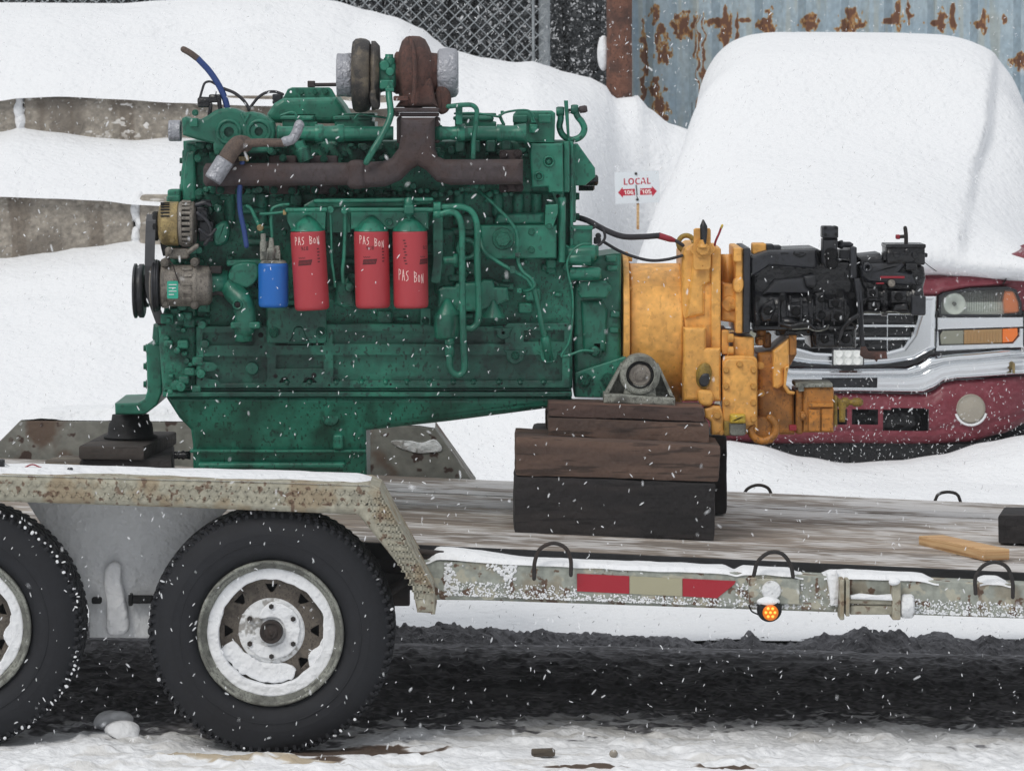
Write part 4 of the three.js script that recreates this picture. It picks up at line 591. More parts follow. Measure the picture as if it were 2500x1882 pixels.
// ---------- engine ----------
const E = thing('diesel_engine', 'green six cylinder diesel engine with orange gearbox housing and black hydraulic pump', 'engine', V3(-.3, .63, -1.35));
const e = (name, geoms, m = M.green, parent = E) => P(parent, name, geoms, m);
const bl = (list, z, h, m, parent = E, name = 'bolt') => { for (const [x, y, r] of list) bolt(parent, x, y, r, z, h, m, name); };
{
  // ---- block, head, pan
  const bosses = []; // castings on the grimy side of the block
  for (let i = 0; i < 120; i++) { const x = rr(470, 1390), y = rr(470, 790), r = rr(6, 20); if (x > 1165 && y > 545 && y < 635) continue; const t = rnd(); bosses.push(t < .2 ? disc(x, y, r * .8, -1.075 + rr(0, .03), .08, 2, 14) : t < .75 ? rb(x - r, y - r * rr(.4, 1.2), x + r, y + r * rr(.4, 1.2), -1.08 + rr(0, .03), .08, .008) : latheX(y, -1.08, [[x - r * 1.5, 0], [x - r * 1.5, r * .6], [x + r * 1.5, r * .6], [x + r * 1.5, 0]], 12)); }
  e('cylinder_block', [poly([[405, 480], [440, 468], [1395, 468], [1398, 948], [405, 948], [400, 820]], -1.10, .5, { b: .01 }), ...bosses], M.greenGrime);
  const headB = []; for (let i = 0; i < 70; i++) { const x = rr(480, 1290), y = rr(352, 392), r = rr(5, 15); headB.push(rnd() < .5 ? disc(x, y, r * .7, -1.05 + rr(0, .03), .07, 2, 12) : rb(x - r, y - r * .7, x + r, y + r * .7, -1.06 + rr(0, .03), .08, .006)); }
  for (let i = 0; i < 46; i++) { const x = 500 + i * 17 + rr(-4, 4), y = rr(452, 478), r = rr(6, 9); headB.push(disc(x, y, r, -1.045 + rr(0, .02), .06, 2, 10)); }
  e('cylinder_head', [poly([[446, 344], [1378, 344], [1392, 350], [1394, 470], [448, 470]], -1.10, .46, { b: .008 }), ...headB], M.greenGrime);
  // ribbed lower side of the block: raised frame with recessed windows
  const oct = (x0, y0, x1, y1) => rect(x0, y0, x1, y1, 5);
  const w2 = [[492, 866], [650, 866], [655, 872], [655, 930], [644, 940], [538, 941], [528, 932], [500, 926], [490, 915], [492, 905], [520, 902], [526, 895], [518, 888], [492, 886]];
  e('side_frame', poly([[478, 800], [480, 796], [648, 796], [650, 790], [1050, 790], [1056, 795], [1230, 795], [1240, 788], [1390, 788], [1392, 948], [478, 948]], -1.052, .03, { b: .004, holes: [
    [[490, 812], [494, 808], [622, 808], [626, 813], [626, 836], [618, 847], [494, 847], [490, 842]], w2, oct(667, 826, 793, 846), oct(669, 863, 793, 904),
    [[676, 936], [686, 918], [700, 916], [712, 936]], [[734, 936], [744, 919], [764, 918], [778, 936]], oct(808, 805, 1236, 843), oct(1275, 803, 1381, 838), oct(809, 863, 1376, 934)] }), M.greenOilShade);
  e('recess_panel', rb(482, 800, 1388, 946, -1.082, .02, .002), M.greenOilShade);
  const lug = (x, y, r, h) => poly([[x - r - 8, y - 12], [x + r + 8, y - 12], [x + r, y - 4], ...Array.from({ length: 9 }, (_, i) => [x + r * Math.cos(i / 8 * Math.PI), y + r * Math.sin(i / 8 * Math.PI)]), [x - r, y - 4]], -1.046, .03, { b: .003, holes: h ? [circ(x, y, h, 16)] : [] });
  e('frame_lug', lug(1258, 867, 22, 0), M.greenOilShade); e('frame_lug', lug(1340, 867, 21, 0), M.greenOilShade); e('frame_lug', lug(1229, 812, 17, 6.5), M.greenOilShade);
  bl([[1258, 868, 8]], -1.046, .012, M.greenOilShade);
  e('core_plug', [disc(614.5, 900, 15.5, -1.056, .03, 2), disc(614.5, 900, 2.5, -1.054, .004)], M.greenOilShade);
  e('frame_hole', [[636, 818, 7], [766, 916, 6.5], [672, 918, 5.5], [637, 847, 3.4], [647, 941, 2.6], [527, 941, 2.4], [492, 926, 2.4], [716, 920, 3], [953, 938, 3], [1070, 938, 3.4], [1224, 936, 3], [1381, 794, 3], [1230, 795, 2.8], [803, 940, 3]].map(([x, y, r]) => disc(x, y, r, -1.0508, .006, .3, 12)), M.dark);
  for (const x of [820, 882, 941, 993, 1048, 1107, 1156, 1218, 1270, 1327, 430, 700, 755]) e('pan_bolt', latheZ(x, 934, -1.055, [[9, .03], [8, .004], [5, -.006], [0, -.007]], 14), M.greenOilShade);
  e('pan_rail', [rb(398, 949, 1396, 954, -1.062, .44, .003), rb(396, 957, 1397, 969, -1.05, .46, .004)], M.greenOilShade);
const lean = g => { const p = g.attributes.position, y0 = at(700, 968, -1.06).y; for (let i = 0; i < p.count; i++) { const d = Math.max(0, y0 - p.getY(i)), f = clamp((p.getZ(i) + 1.5) / .44); p.setZ(i, p.getZ(i) - f * .36 * d); } g.computeVertexNormals(); return g; };   // the pan narrows downwards
  e('oil_pan', [lean(poly([[402, 968], [1396, 968], [1397, 986], [1330, 999], [1100, 1030], [893, 1054], [893, 1236], [464, 1236], [466, 1090], [462, 1052], [434, 1022]], -1.06, .44, { b: .022, seg: 4 })), rb(462, 1098, 893, 1106, -1.105, .36, .006), latheX(1136, -1.128, [[480, 0], [484, 7], [488, 9], [838, 9], [842, 6], [845, 0]], 14), rb(812, 1060, 838, 1098, -1.092, .04, .01), disc(806, 1020, 22, -1.083, .03, 5, 30)], M.greenPanShade);
  e('drain_plug', latheX(1111, -1.2, [[424, 0], [424, 9], [430, 10], [432, 8], [436, 11], [440, 8], [446, 12], [452, 9], [464, 11], [464, 0]], 14), M.black);
  // ---- front end (left)
  const tc = []; for (let i = 0; i < 70; i++) { const x = rr(404, 500), y = rr(470, 960), r = rr(6, 17); tc.push(rnd() < .5 ? disc(x, y, r * .8, -1.03 + rr(-.03, .02), .09, 2, 12) : rb(x - r, y - r, x + r, y + r * .6, -1.04 + rr(-.02, .02), .1, .007)); }
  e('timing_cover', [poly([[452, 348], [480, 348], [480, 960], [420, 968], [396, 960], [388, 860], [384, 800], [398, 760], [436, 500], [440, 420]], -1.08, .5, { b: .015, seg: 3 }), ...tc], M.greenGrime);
  e('front_plate', [poly([[456, 372], [476, 366], [478, 486], [458, 500], [444, 500], [448, 420]], -1.055, .34, { b: .008 }), rb(444, 365, 456, 500, -1.10, .3, .008)], M.green);
  for (const y of [392, 424, 456, 488]) bolt(E, 447, y, 7, -1.15, .012, M.greenGrime, 'bolt', -1);
  bl([[484, 386, 8], [521, 383, 8], [486, 470, 8], [521, 462, 8], [473, 362, 6]], -1.035, .014, M.green);
  e('filler_neck', [poly([[373, 792], [392, 790], [392, 842], [378, 842], [370, 826]], -1.1, .3, { b: .01 })], M.green);
  e('front_mount', [poly([[355, 843], [360, 839], [392, 841], [396, 900], [394, 960], [382, 990], [357, 1009], [350, 1012], [280, 1012], [279, 985], [336, 983], [352, 974], [358, 955], [357, 900]], -1.17, .40, { b: .007, seg: 3 })], M.green);
  for (const y of [850, 894, 938]) bolt(E, 357, y, 8, -1.25, .01, M.green, 'bolt', -1);
  e('rubber_mount', latheY(318, -1.36, [[1070, 0], [1069, 66], [1064, 66], [1060, 56], [1046, 55], [1034, 53], [1026, 47], [1012, 45], [1008, 0]], 40), M.rubber);
  // pulleys, belt, alternator, compressor
  e('drive_pulley', [latheX(710, -1.12, [[326, 0], [326, 62], [328, 67], [333, 67], [335, 62], [338, 62], [340, 66], [350, 66], [353, 60], [353, 0]], 48), latheX(710, -1.12, [[353, 0], [353, 40], [362, 40], [362, 0]], 30)], M.blackSat);
  const ap = e('alternator', [latheX(546, -1.0, [[386, 0], [386, 30], [389, 44], [396, 51], [404, 54], [434, 54], [436, 50]], 40)], M.brass);
  const fins = []; for (let i = 0; i < 13; i++) { const a = -1.5 + i * .25, y = 546 + 53 * Math.sin(a), z = -1.0 + 53 / S(-1) * Math.cos(a); const p = at(454, y, z); fins.push(new RoundedBoxGeometry(.030, .0105, .012, 1, .003).rotateX(a).translate(p.x, p.y, p.z - .003)); }
  e('rear_shell', [latheX(546, -1.0, [[436, 50], [438, 53], [442, 55], [446, 54]], 40), latheX(546, -1.0, [[466, 54], [472, 54], [478, 48], [480, 0]], 40), ...fins], M.alu, ap);
  e('stator', latheX(546, -1.0, [[446, 48], [466, 48]], 36), M.dark, ap);
  const ff = []; for (let i = 0; i < 6; i++) { const a = -1.2 + i * .17, y = 546 + 54 * Math.sin(a), z = -1 + 54 / S(-1) * Math.cos(a), p = at(402, y, z); ff.push(new THREE.BoxGeometry(.028, .004, .004).rotateX(a).translate(p.x, p.y, p.z)); } e('vent_slot', ff, M.dark, ap);
  e('regulator', [rb(478, 505, 506, 540, -.98, .09, .006), rb(484, 540, 520, 590, -.99, .08, .006), tube([[480, 500], [500, 495], [512, 500]], 6, -.96), tube([[482, 520], [505, 540], [515, 570], [500, 596]], 5, -.93), tube([[486, 560], [510, 575], [525, 560]], 4, -.92), disc(497, 520, 8, -.97, .03), rb(490, 488, 512, 500, -.97, .04, .003)], M.blackSat, ap);
  e('lug', [rb(402, 606, 460, 632, -.97, .06, .008), disc(410, 612, 9, -.94, .05), tube([[460, 615], [480, 600]], 6, -.95)], M.alu, ap);
  bl([[418, 530, 6], [420, 585, 6]], -.955, .01, M.brass, ap);
  e('alternator_pulley', latheX(552, -1.0, [[372, 0], [372, 34], [376, 36], [384, 36], [388, 30], [388, 0]], 32), M.dark);
  const band = (pts, hw, z0) => { const g = []; for (let i = 0; i + 1 < pts.length; i++) { const [xa, ya, za] = pts[i], [xb, yb, zb] = pts[i + 1], A0 = at(xa - hw, ya, za), A1 = at(xa + hw, ya, za), B0 = at(xb - hw, yb, zb), B1 = at(xb + hw, yb, zb), q = new THREE.BufferGeometry(), o = V3(0, 0, -.006), v = [];
      const quad = (a, b, c, d) => { for (const p of [a, b, c, a, c, d]) v.push(p.x, p.y, p.z); }; quad(A0, B0, B1, A1); quad(A0.clone().add(o), A1.clone().add(o), B1.clone().add(o), B0.clone().add(o)); quad(A0, A0.clone().add(o), B0.clone().add(o), B0); quad(A1, B1, B1.clone().add(o), A1.clone().add(o)); q.setAttribute('position', new THREE.Float32BufferAttribute(v, 3)); q.setAttribute('uv', new THREE.Float32BufferAttribute(new Float32Array(v.length / 3 * 2), 2)); q.computeVertexNormals(); g.push(q); } return g; };
  e('drive_belt', band([[369, 523, -.975], [367, 540, -.955], [365, 600, -.955], [364, 650, -.965], [365, 700, -1.0], [372, 735, -1.02], [392, 790, -1.05]], 12, 0), M.belt);
  e('drive_belt', band([[396, 560, -.98], [398, 600, -.985], [404, 625, -.99]], 7, 0), M.rubber);
  e('idler', latheX(780, -1.08, [[384, 0], [384, 14], [404, 14], [404, 0]], 20), M.dark);
  const cp = e('compressor', [latheX(697, -1.0, [[392, 0], [392, 50], [396, 55], [404, 55], [408, 51], [470, 51], [474, 54], [482, 54], [484, 50], [508, 48], [516, 40], [520, 0]], 44), ...[[401, 641], [474, 640], [403, 742], [474, 744], [404, 668], [398, 720]].map(([x, y]) => disc(x, y, 11, -.955, .06, 2, 18)), ...Array.from({ length: 5 }, (_, i) => { const a = -.9 + i * .4, p = at(456, 697 + 51 * Math.sin(a), -1 + 51 / S(-1) * Math.cos(a)); return new RoundedBoxGeometry(.034, .014, .01, 1, .004).rotateX(a).translate(p.x, p.y, p.z); })], M.alu);
  e('clutch_pulley', latheX(697, -1.0, [[372, 0], [372, 56], [374, 64], [377, 65], [378, 60], [380, 64], [383, 64], [384, 60], [386, 63], [390, 60], [391, 0]], 44), M.blackSat, cp);
  e('clutch_plate', latheX(697, -1.0, [[366, 0], [366, 40], [370, 54], [372, 54], [372, 0]], 36), M.alu, cp);
  { const k = S(-1), g = new THREE.CylinderGeometry(52.5 / k, 52.5 / k, 27 / k, 12, 1, true, -.22, .85).rotateZ(Math.PI / 2).rotateX(-1.2); g.rotateX(1.05 - Math.PI / 2 + .62); const c = at(420, 697, -1); g.translate(c.x, c.y, c.z); e('rating_label', poly(rect(407, 686, 434, 729, 3), -.934, .004, { b: 0 }), M.teal, cp); }
  e('label_print', [rb(411, 694, 430, 696, -.932, .002, .0005), rb(411, 702, 428, 704, -.932, .002, .0005), rb(411, 710, 430, 712, -.932, .002, .0005), rb(411, 718, 424, 720, -.932, .002, .0005)], M.white, cp);
  bl([[401, 641, 6], [474, 640, 6], [403, 742, 6], [474, 744, 6]], -.952, .01, M.alu, cp);
  e('wiring', [tube([[408, 632], [420, 645], [428, 668], [436, 690]], 1.6, -.93), tube([[500, 690], [525, 695], [545, 690]], 7, -1.0), tube([[505, 720], [530, 715], [545, 720]], 6, -1.0), rb(512, 650, 540, 668, -.98, .05, .004)], M.darkSteel);
}
{
  // ---- coolant pump side, hoses at the front
  e('water_pump', [poly(spl([[556, 680], [566, 650], [590, 640], [628, 645], [632, 672], [618, 694], [600, 704], [578, 696]], 40), -.99, .05, { b: .008, seg: 3 }), rb(552, 634, 640, 650, -1.0, .08, .006), latheX(690, -1.03, [[500, 0], [500, 30], [520, 36], [556, 30], [560, 0]], 24)], M.green);
  e('coolant_elbow', [tube([[560, 700, -1.02], [572, 716, -1.0], [592, 736, -.98], [598, 765, -.98], [598, 800, -.98]], 26, -.99, { rad: 18 }), rb(562, 786, 634, 803, -.95, .09, .006), latheY(594, -.99, [[800, 22], [833, 21], [836, 18], [836, 0]], 26)], M.green);
  e('port', latheZ(579, 744, -.945, [[13, .04], [13, 0], [9, -.002], [8, .004], [0, .004]], 24), M.green); e('port_bore', disc(579, 744, 7, -.944, .01), M.dark);
  e('inlet_lump', [poly(spl([[515, 570], [530, 545], [552, 540], [560, 565], [550, 595], [525, 600]], 30), -1.0, .08, { b: .015, seg: 3 }), disc(530, 508, 11, -1.01, .05, 3)], M.green);
  e('blue_hose', tube([[591, 392], [588, 430], [584, 465], [584, 495], [587, 523], [595, 561], [601, 600]], 6.2, -.92, { rad: 12 }), M.blueHose);
  e('hose_clamp', [latheY(591, -.92, [[382, 9.5], [393, 9.5], [393, 8], [382, 8]]), rb(598, 380, 606, 394, -.91, .02, .003)], M.brass);
  e('blue_hose', tube([[481, 142, -1.0], [510, 173, -1.0], [534, 209, -1.0], [548, 240, -1.0], [556, 272, -1.0]], 7.6, -1.0, { rad: 12 }), M.blueHose);
  e('hose_end', tube([[447, 120, -1.0], [463, 129, -1.0], [482, 143, -1.0]], 7.8, -1.0, { rad: 12 }), M.hoseBrown);
  e('thermostat_housing', [poly([[442, 289], [452, 284], [463, 289], [488, 291], [505, 282], [524, 269], [540, 264], [556, 262], [575, 265], [594, 274], [612, 272], [635, 277], [652, 286], [665, 298], [672, 320], [670, 360], [655, 372], [640, 374], [526, 376], [520, 366], [519, 351], [476, 340], [445, 330]], -.965, .14, { b: .012, seg: 3, holes: [circ(558, 322, 22), circ(631, 321, 20)] }), ...[[558, 322, 22, 30], [631, 321, 20, 28]].map(([x, y, r, R]) => latheZ(x, y, -.962, [[R + 6, .012], [R + 2, .0], [R - 2, -.004], [r + 1, 0], [r, .02]], 32)), disc(558, 322, 23, -.985, .08, 1), disc(631, 321, 21, -.985, .08, 1), rb(462, 288, 482, 310, -.95, .05, .004), poly([[590, 274], [598, 290], [606, 274], [611, 278], [598, 302], [585, 278]], -.958, .02, { b: .004 })], M.green);
  bl([[530, 370, 6], [660, 368, 6], [476, 275, 6]], -.955, .012, M.green);
  e('taped_outlet', latheX(319, -1.03, [[411, 0], [411, 24], [414, 26], [438, 26], [442, 25], [442, 0]], 30), M.tape);
  e('coolant_hose', [tube([[598, 352, -.93], [580, 352, -.90], [562, 372, -.88], [546, 398, -.87], [534, 412, -.87]], 21, -.89, { rad: 18 }), tube([[590, 350, -.9], [640, 348, -.89], [690, 348, -.89], [706, 345, -.89]], 10.5, -.89, { rad: 14 })], M.hoseBrown);
  e('taped_hose_end', [latheA(at(550, 390, -.872), at(518, 440, -.865), [[0, 0], [0, .0285], [.1, .0295], [.9, .0285], [1, .027], [1, 0]], 28)], M.tape);
  e('taped_hose_end', [tube([[694, 346, -.89], [712, 340, -.89], [724, 322, -.89], [730, 304, -.89]], 12.5, -.89, { rad: 14 }), rb(718, 300, 742, 309, -.88, .02, .004)], M.tape);
  e('corrugated_hose', [latheA(at(728, 345, -.98), at(748, 392, -.98), Array.from({ length: 25 }, (_, i) => [i / 24, (i < 9 ? 14 : i % 2 ? 17 : 20) / S(-.98)]), 24)], M.greenGrime);
  e('sensor_wire', [tube([[486, 244], [492, 222], [500, 202], [512, 199], [530, 208], [545, 216]], 3, -1.0), tube([[545, 216], [572, 227], [592, 243], [602, 256], [607, 268]], 4, -1.0), tube([[610, 262], [632, 236], [652, 225], [672, 224], [690, 230]], 3.6, -1.05)], M.loom);
  e('wire_connector', [rough(rb(480, 236, 514, 262, -.99, .05, .008), .003, 30), rough(rb(508, 230, 538, 250, -.99, .04, .006), .002, 30), tube([[514, 255], [510, 285]], 5, -.99), tube([[533, 235], [537, 270]], 5.5, -.99), tube([[526, 232], [527, 224]], 1.3, -.99)], M.black);
  // ---- top of engine
  e('breather_cover', [poly([[651, 300], [651, 277], [668, 252], [690, 239], [821, 236], [838, 258], [850, 280], [850, 302]], -1.14, .34, { b: .02, seg: 4 }), poly([[690, 240], [702, 217], [712, 213], [803, 213], [810, 218], [821, 238]], -1.2, .016, { b: .003, holes: [circ(709, 224, 5.5, 14)] })], M.green);
  e('breather_box', rb(664, 229, 688, 254, -1.2, .08, .005), M.blackSat); bl([[735, 225, 5], [769, 225, 5], [794, 223, 6]], -1.196, .008, M.green);
  e('air_pipe', [rb(750, 197, 768, 213, -1.2, .03, .003), tube([[766, 207], [840, 206]], 4.6, -1.21)], M.iron);
  const cover = (x0, x1, y0, y1, z) => [rb(x0 + 8, y0, x1, y0 + 8, z - .06, .24, .004), poly([[x0, y0 + 12], [x0 + 4, y0 + 6], [x1 - 8, y0 + 6], [x1 - 6, y0 + 14], [x1 - 8, y0 + 20], [x1, y0 + 22], [x1, y1], [x0 + 4, y1], [x0 + 2, y0 + 18]], z, .28, { b: .006, seg: 3 }), rb(x0 - 2, y0 + 8, (x0 + x1) / 2 - 8, y0 + 17, z + .008, .1, .004), rb((x0 + x1) / 2 + 8, y0 + 9, x1 - 10, y0 + 18, z + .008, .1, .004)];
  for (const [x0, x1, y1] of [[686, 774, 345], [814, 915, 345], [1108, 1211, 345]]) e('rocker_cover', cover(x0, x1, 276, y1, -1.08), M.green);
  e('rocker_cover', [poly([[1253, 280], [1262, 270], [1348, 270], [1356, 276], [1354, 351], [1280, 351], [1254, 320]], -1.06, .32, { b: .008, seg: 3 }), rb(1252, 281, 1288, 300, -1.045, .05, .005), rb(1314, 279, 1346, 300, -1.045, .05, .005), rb(1290, 344, 1354, 348, -1.05, .2, .002), rb(1288, 355, 1352, 360, -1.05, .2, .002)], M.green);
  e('injector_line', [tube([[1110, 277], [1160, 276], [1218, 285]], 2.6, -1.02), tube([[1219, 284], [1232, 275], [1290, 270], [1301, 280], [1303, 292]], 2.8, -1.02), rb(1222, 270, 1230, 280, -1.02, .02, .002), tube([[1220, 282], [1224, 292], [1230, 304]], 4, -1.03), tube([[686, 281], [712, 274], [722, 280], [724, 298]], 2.6, -1.0), tube([[865, 290], [875, 279], [900, 282], [945, 288]], 2.6, -1.02)], M.green);
  e('injector', [rb(1296, 287, 1310, 300, -1.03, .03, .003), rb(1292, 302, 1313, 326, -1.03, .04, .006), disc(1303, 316, 9, -1.02, .03)], M.greenGrime);
  e('coolant_rail', [latheX(325, -.985, [[676, 0], [676, 18], [681, 20], [686, 17], [769, 17], [769, 22], [788, 22], [790, 18], [806, 18], [822, 19], [823, 22], [839, 22], [840, 17], [960, 17], [960, 0]], 30)], M.green);
  e('coolant_rail', [latheX(325, -.985, [[1060, 0], [1060, 20], [1078, 20], [1080, 17], [1100, 16], [1116, 18], [1118, 23], [1135, 23], [1137, 17], [1212, 17], [1213, 22], [1226, 22], [1229, 19], [1255, 19], [1264, 22], [1284, 24], [1286, 20], [1286, 0]], 30), ...Array.from({ length: 4 }, (_, i) => rb(1110 + i * 38, 343, 1134 + i * 38, 372, -1.03, .08, .006))], M.green);
  e('coolant_line', [tube([[1094, 260], [1130, 256], [1153, 257], [1163, 266], [1163, 290], [1157, 340], [1155, 386]], 6, -.93), rb(1112, 254, 1129, 304, -.94, .02, .003)], M.green); bl([[1121, 274, 4]], -.938, .006, M.green);
  // ---- exhaust manifold
  const mt = e('exhaust_manifold', [poly([[500, 399], [845, 398], [895, 396], [930, 395], [955, 385], [972, 362], [977, 335], [977, 287], [1061, 287], [1061, 365], [1068, 383], [1085, 390], [1277, 389], [1277, 450], [1100, 452], [1066, 444], [1040, 416], [1019, 405], [1002, 415], [978, 440], [940, 456], [880, 460], [845, 453], [500, 455], [494, 445], [494, 410]], -.90, .12, { b: .026, seg: 5 }), rb(846, 391, 892, 462, -.892, .13, .02), rb(1220, 366, 1274, 392, -.99, .05, .006), rb(1218, 448, 1274, 468, -.99, .05, .006), ...[560, 690, 790].flatMap(x => [rb(x - 34, 450, x + 34, 474, -1.0, .05, .006), rb(x - 34, 380, x + 34, 402, -1.0, .05, .006)])], M.iron);
  bl([[1229, 377, 8], [1264, 375, 8], [1230, 460, 8], [1268, 458, 8]], -.985, .016, M.iron, mt); bl([[538, 464, 7], [582, 466, 7], [668, 464, 7], [712, 466, 7], [768, 464, 7], [812, 466, 7], [1080, 462, 7], [906, 470, 7], [540, 388, 7], [690, 386, 7], [790, 388, 7]], -.99, .014, M.greenGrime, mt);
  e('riser_flange', [rb(960, 263, 1073, 274, -.93, .19, .005), rb(964, 275, 1070, 285, -.94, .17, .005), rb(968, 285, 982, 350, -.97, .1, .01), rb(1058, 285, 1074, 350, -.97, .1, .01)], M.iron);
  // ---- turbocharger
  e('compressor_housing', [latheX(184, -1.05, [[859, 0], [859, 70], [861, 82], [868, 89], [880, 91], [893, 89], [902, 84], [906, 74], [906, 0]], 56), latheX(184, -1.05, [[907, 0], [907, 84], [916, 84], [920, 80], [927, 72], [928, 50], [932, 0]], 48), poly(spl([[903, 220], [916, 214], [920, 240], [927, 255], [922, 267], [908, 262]], 24), -.95, .05, { b: .01 })], M.compressor);
  e('taped_inlet', latheX(183, -1.05, [[822, 0], [822, 50], [824, 53], [840, 52], [852, 54], [864, 52], [864, 0]], 36), M.tape);
  e('turbo_center', [rb(922, 150, 966, 216, -.98, .12, .01), latheX(184, -1.05, [[922, 0], [922, 46], [934, 40], [952, 38], [966, 44], [966, 0]], 28), disc(938, 160, 13, -.965, .05, 3), disc(952, 175, 11, -.96, .05, 3), latheY(950, -.99, [[132, 11], [140, 12], [142, 15], [154, 15], [160, 11], [172, 11]], 6), rb(926, 194, 962, 218, -.955, .07, .006)], M.green);
  e('oil_drain', [tube([[948, 214, -.96], [950, 240, -.94], [953, 282, -.92], [936, 324, -.90], [912, 364, -.88], [894, 396, -.88]], 8, -.92, { rad: 14 }), rb(940, 214, 962, 224, -.94, .05, .004)], M.green);
  e('turbine_housing', [rough(latheX(178, -1.05, [[964, 0], [964, 46], [967, 50], [974, 50], [977, 62], [982, 78], [992, 88], [1008, 91], [1024, 90], [1038, 82], [1048, 64], [1053, 50], [1072, 48], [1078, 52], [1078, 0]], 48), .004, 14), poly([[976, 190], [1052, 190], [1062, 240], [1070, 262], [964, 262], [982, 238]], -.95, .19, { b: .02, seg: 4 }), poly(spl([[1066, 214], [1084, 210], [1098, 226], [1100, 250], [1092, 272], [1076, 279], [1064, 262]], 30), -.98, .12, { b: .015, seg: 3 })], M.rust);
  e('turbine_strap', [rb(960, 234, 998, 246, -.93, .03, .004), tube([[1000, 92, -.99], [1010, 130, -.935], [1012, 190, -.92], [1008, 250, -.92]], 5, -.93)], M.rust);
  e('taped_outlet', [rough(latheX(178, -1.05, [[1068, 0], [1068, 52], [1072, 58], [1090, 60], [1104, 60], [1114, 57], [1119, 50], [1119, 0]], 32), .003, 16)], M.tape);
}
{
  // ---- filters
  const canTex = (fn) => { const cv = document.createElement('canvas'); cv.width = 1024; cv.height = 640; const c = cv.getContext('2d'); c.fillStyle = '#ae3a42'; c.fillRect(0, 0, 1024, 640); fn(c); const t = new THREE.CanvasTexture(cv); t.colorSpace = THREE.SRGBColorSpace; return t; };
  const GL = { P: [[[0, 1], [.05, 0], [.55, .12], [.5, .42], [.05, .52]]], A: [[[0, 1], [.3, 0], [.62, 1]], [[.1, .62], [.55, .6]]], S: [[[.6, .08], [.2, .12], [.1, .35], [.5, .58], [.5, .86], [.05, 1]]], B: [[[.08, 0], [.1, 1]], [[.05, .05], [.6, .18], [.5, .42], [.12, .5], [.65, .64], [.55, .92], [.08, 1]]], O: [[[.3, .3], [.08, .5], [.15, .9], [.45, .92], [.55, .55], [.3, .3]]], N: [[[.05, 1], [.08, .2], [.55, 1], [.6, .12]]] };
  const write = (c, s, x, y, w, h, col, rise = 0) => { c.strokeStyle = col; c.lineWidth = 5.5; c.lineCap = 'round'; c.lineJoin = 'round'; [...s].forEach((ch, i) => { for (const st of GL[ch] || []) { c.beginPath(); st.forEach(([a, b], k) => { const X = x + i * w + a * w, Y = y + b * h + i * rise; k ? c.lineTo(X, Y) : c.moveTo(X, Y); }); c.stroke(); } }); };
  const print = (c, x, code) => { c.fillStyle = '#4c1218'; c.save(); c.translate(x + 120, 122); c.rotate(Math.PI); c.font = 'bold 42px sans-serif'; c.fillText(code, 0, 0); c.restore(); c.beginPath(); c.moveTo(x + 14, 232); c.lineTo(x + 150, 228); c.lineTo(x + 134, 272); c.lineTo(x + 4, 276); c.fill(); c.strokeStyle = '#8c2630'; c.lineWidth = 4; for (let i = 0; i < 9; i++) { c.beginPath(); c.moveTo(x + 18 + i * 13, 262); c.lineTo(x + 24 + i * 13, 242); c.stroke(); } c.fillStyle = '#5c161e'; for (let i = 0; i < 7; i++) c.fillRect(x + 16 + i * 10, 206 + (i % 2) * 4, 7, 12); for (let i = 0; i < 5; i++) c.fillRect(x + 200, 140 + i * 26, 22 + (i * 7) % 12, 12); };
  const can = (cx, lean, yT, yB, z, m) => { const k = S(z), r = 42.5 / k, c = at(cx, (yT + yB) / 2, z), h = (yB - yT) / k, g = new THREE.LatheGeometry([[0, 0], [.86, 0], [.94, .012], [.985, .035], [1, .07], [1, .97], [.985, .985], [.95, 1], [0, 1]].map(([a, b]) => new THREE.Vector2(Math.max(a * r, 1e-4), (b - .5) * h)), 56);
    const uv = g.attributes.uv, p = g.attributes.position; for (let i = 0; i < p.count; i++) uv.setY(i, p.getY(i) / h + .5); g.rotateY(Math.PI).rotateZ(lean).translate(c.x, c.y, c.z); return P(E, 'oil_filter', g, m, true); };
  const cm = fn => new THREE.MeshStandardMaterial({ map: canTex(fn), roughness: .5, bumpMap: B.fine, bumpScale: .0004 });
  const f1 = can(756, .055, 563, 757, -.93, cm(c => { write(c, 'PAS BON', 384, 44, 37, 64, '#ead7cf', -1); print(c, 400, 'B76'); })); f1.userData.label = 'red canister with PAS BON written near the top, leaning slightly';
  const f2 = can(908, .02, 563, 752, -.93, cm(c => { write(c, 'PAS BON', 398, 34, 37, 66, '#ead7cf', 6); print(c, 420, 'B76'); })); f2.userData.label = 'red canister with PAS BON written at its top beside another red canister';
  const f3 = can(1002, .015, 563, 752, -.93, cm(c => { write(c, 'PAS BON', 396, 312, 38, 88, '#ead7cf', 5); print(c, 600, 'B76'); c.fillStyle = '#5c161e'; for (let i = 0; i < 9; i++) c.fillRect(446 + (i % 3) * 8, 70 + i * 24, 26, 12); })); f3.userData.label = 'red canister with PAS BON written at half height';
  const cb = e('fuel_filter', latheY(667, -.94, [[750, 0], [750, 31], [747, 35], [740, 36.5], [650, 37], [645, 36], [642, 33], [642, 0]], 44), M.blue);
  e('filter_cap', [latheY(667, -.94, [[642, 33], [637, 30], [635, 22], [635, 0]], 30), rb(634, 590, 654, 636, -.94, .04, .004), rb(660, 600, 682, 634, -.93, .04, .005), latheY(662, -.93, [[636, 9], [620, 8], [616, 12], [606, 12], [604, 8], [580, 6]], 6), latheY(642, -.93, [[614, 9], [590, 9], [588, 7], [570, 7]], 6), tube([[651, 640], [652, 615]], 1.4, -.91), tube([[683, 640], [682, 612]], 1.4, -.91)], M.castGrey);
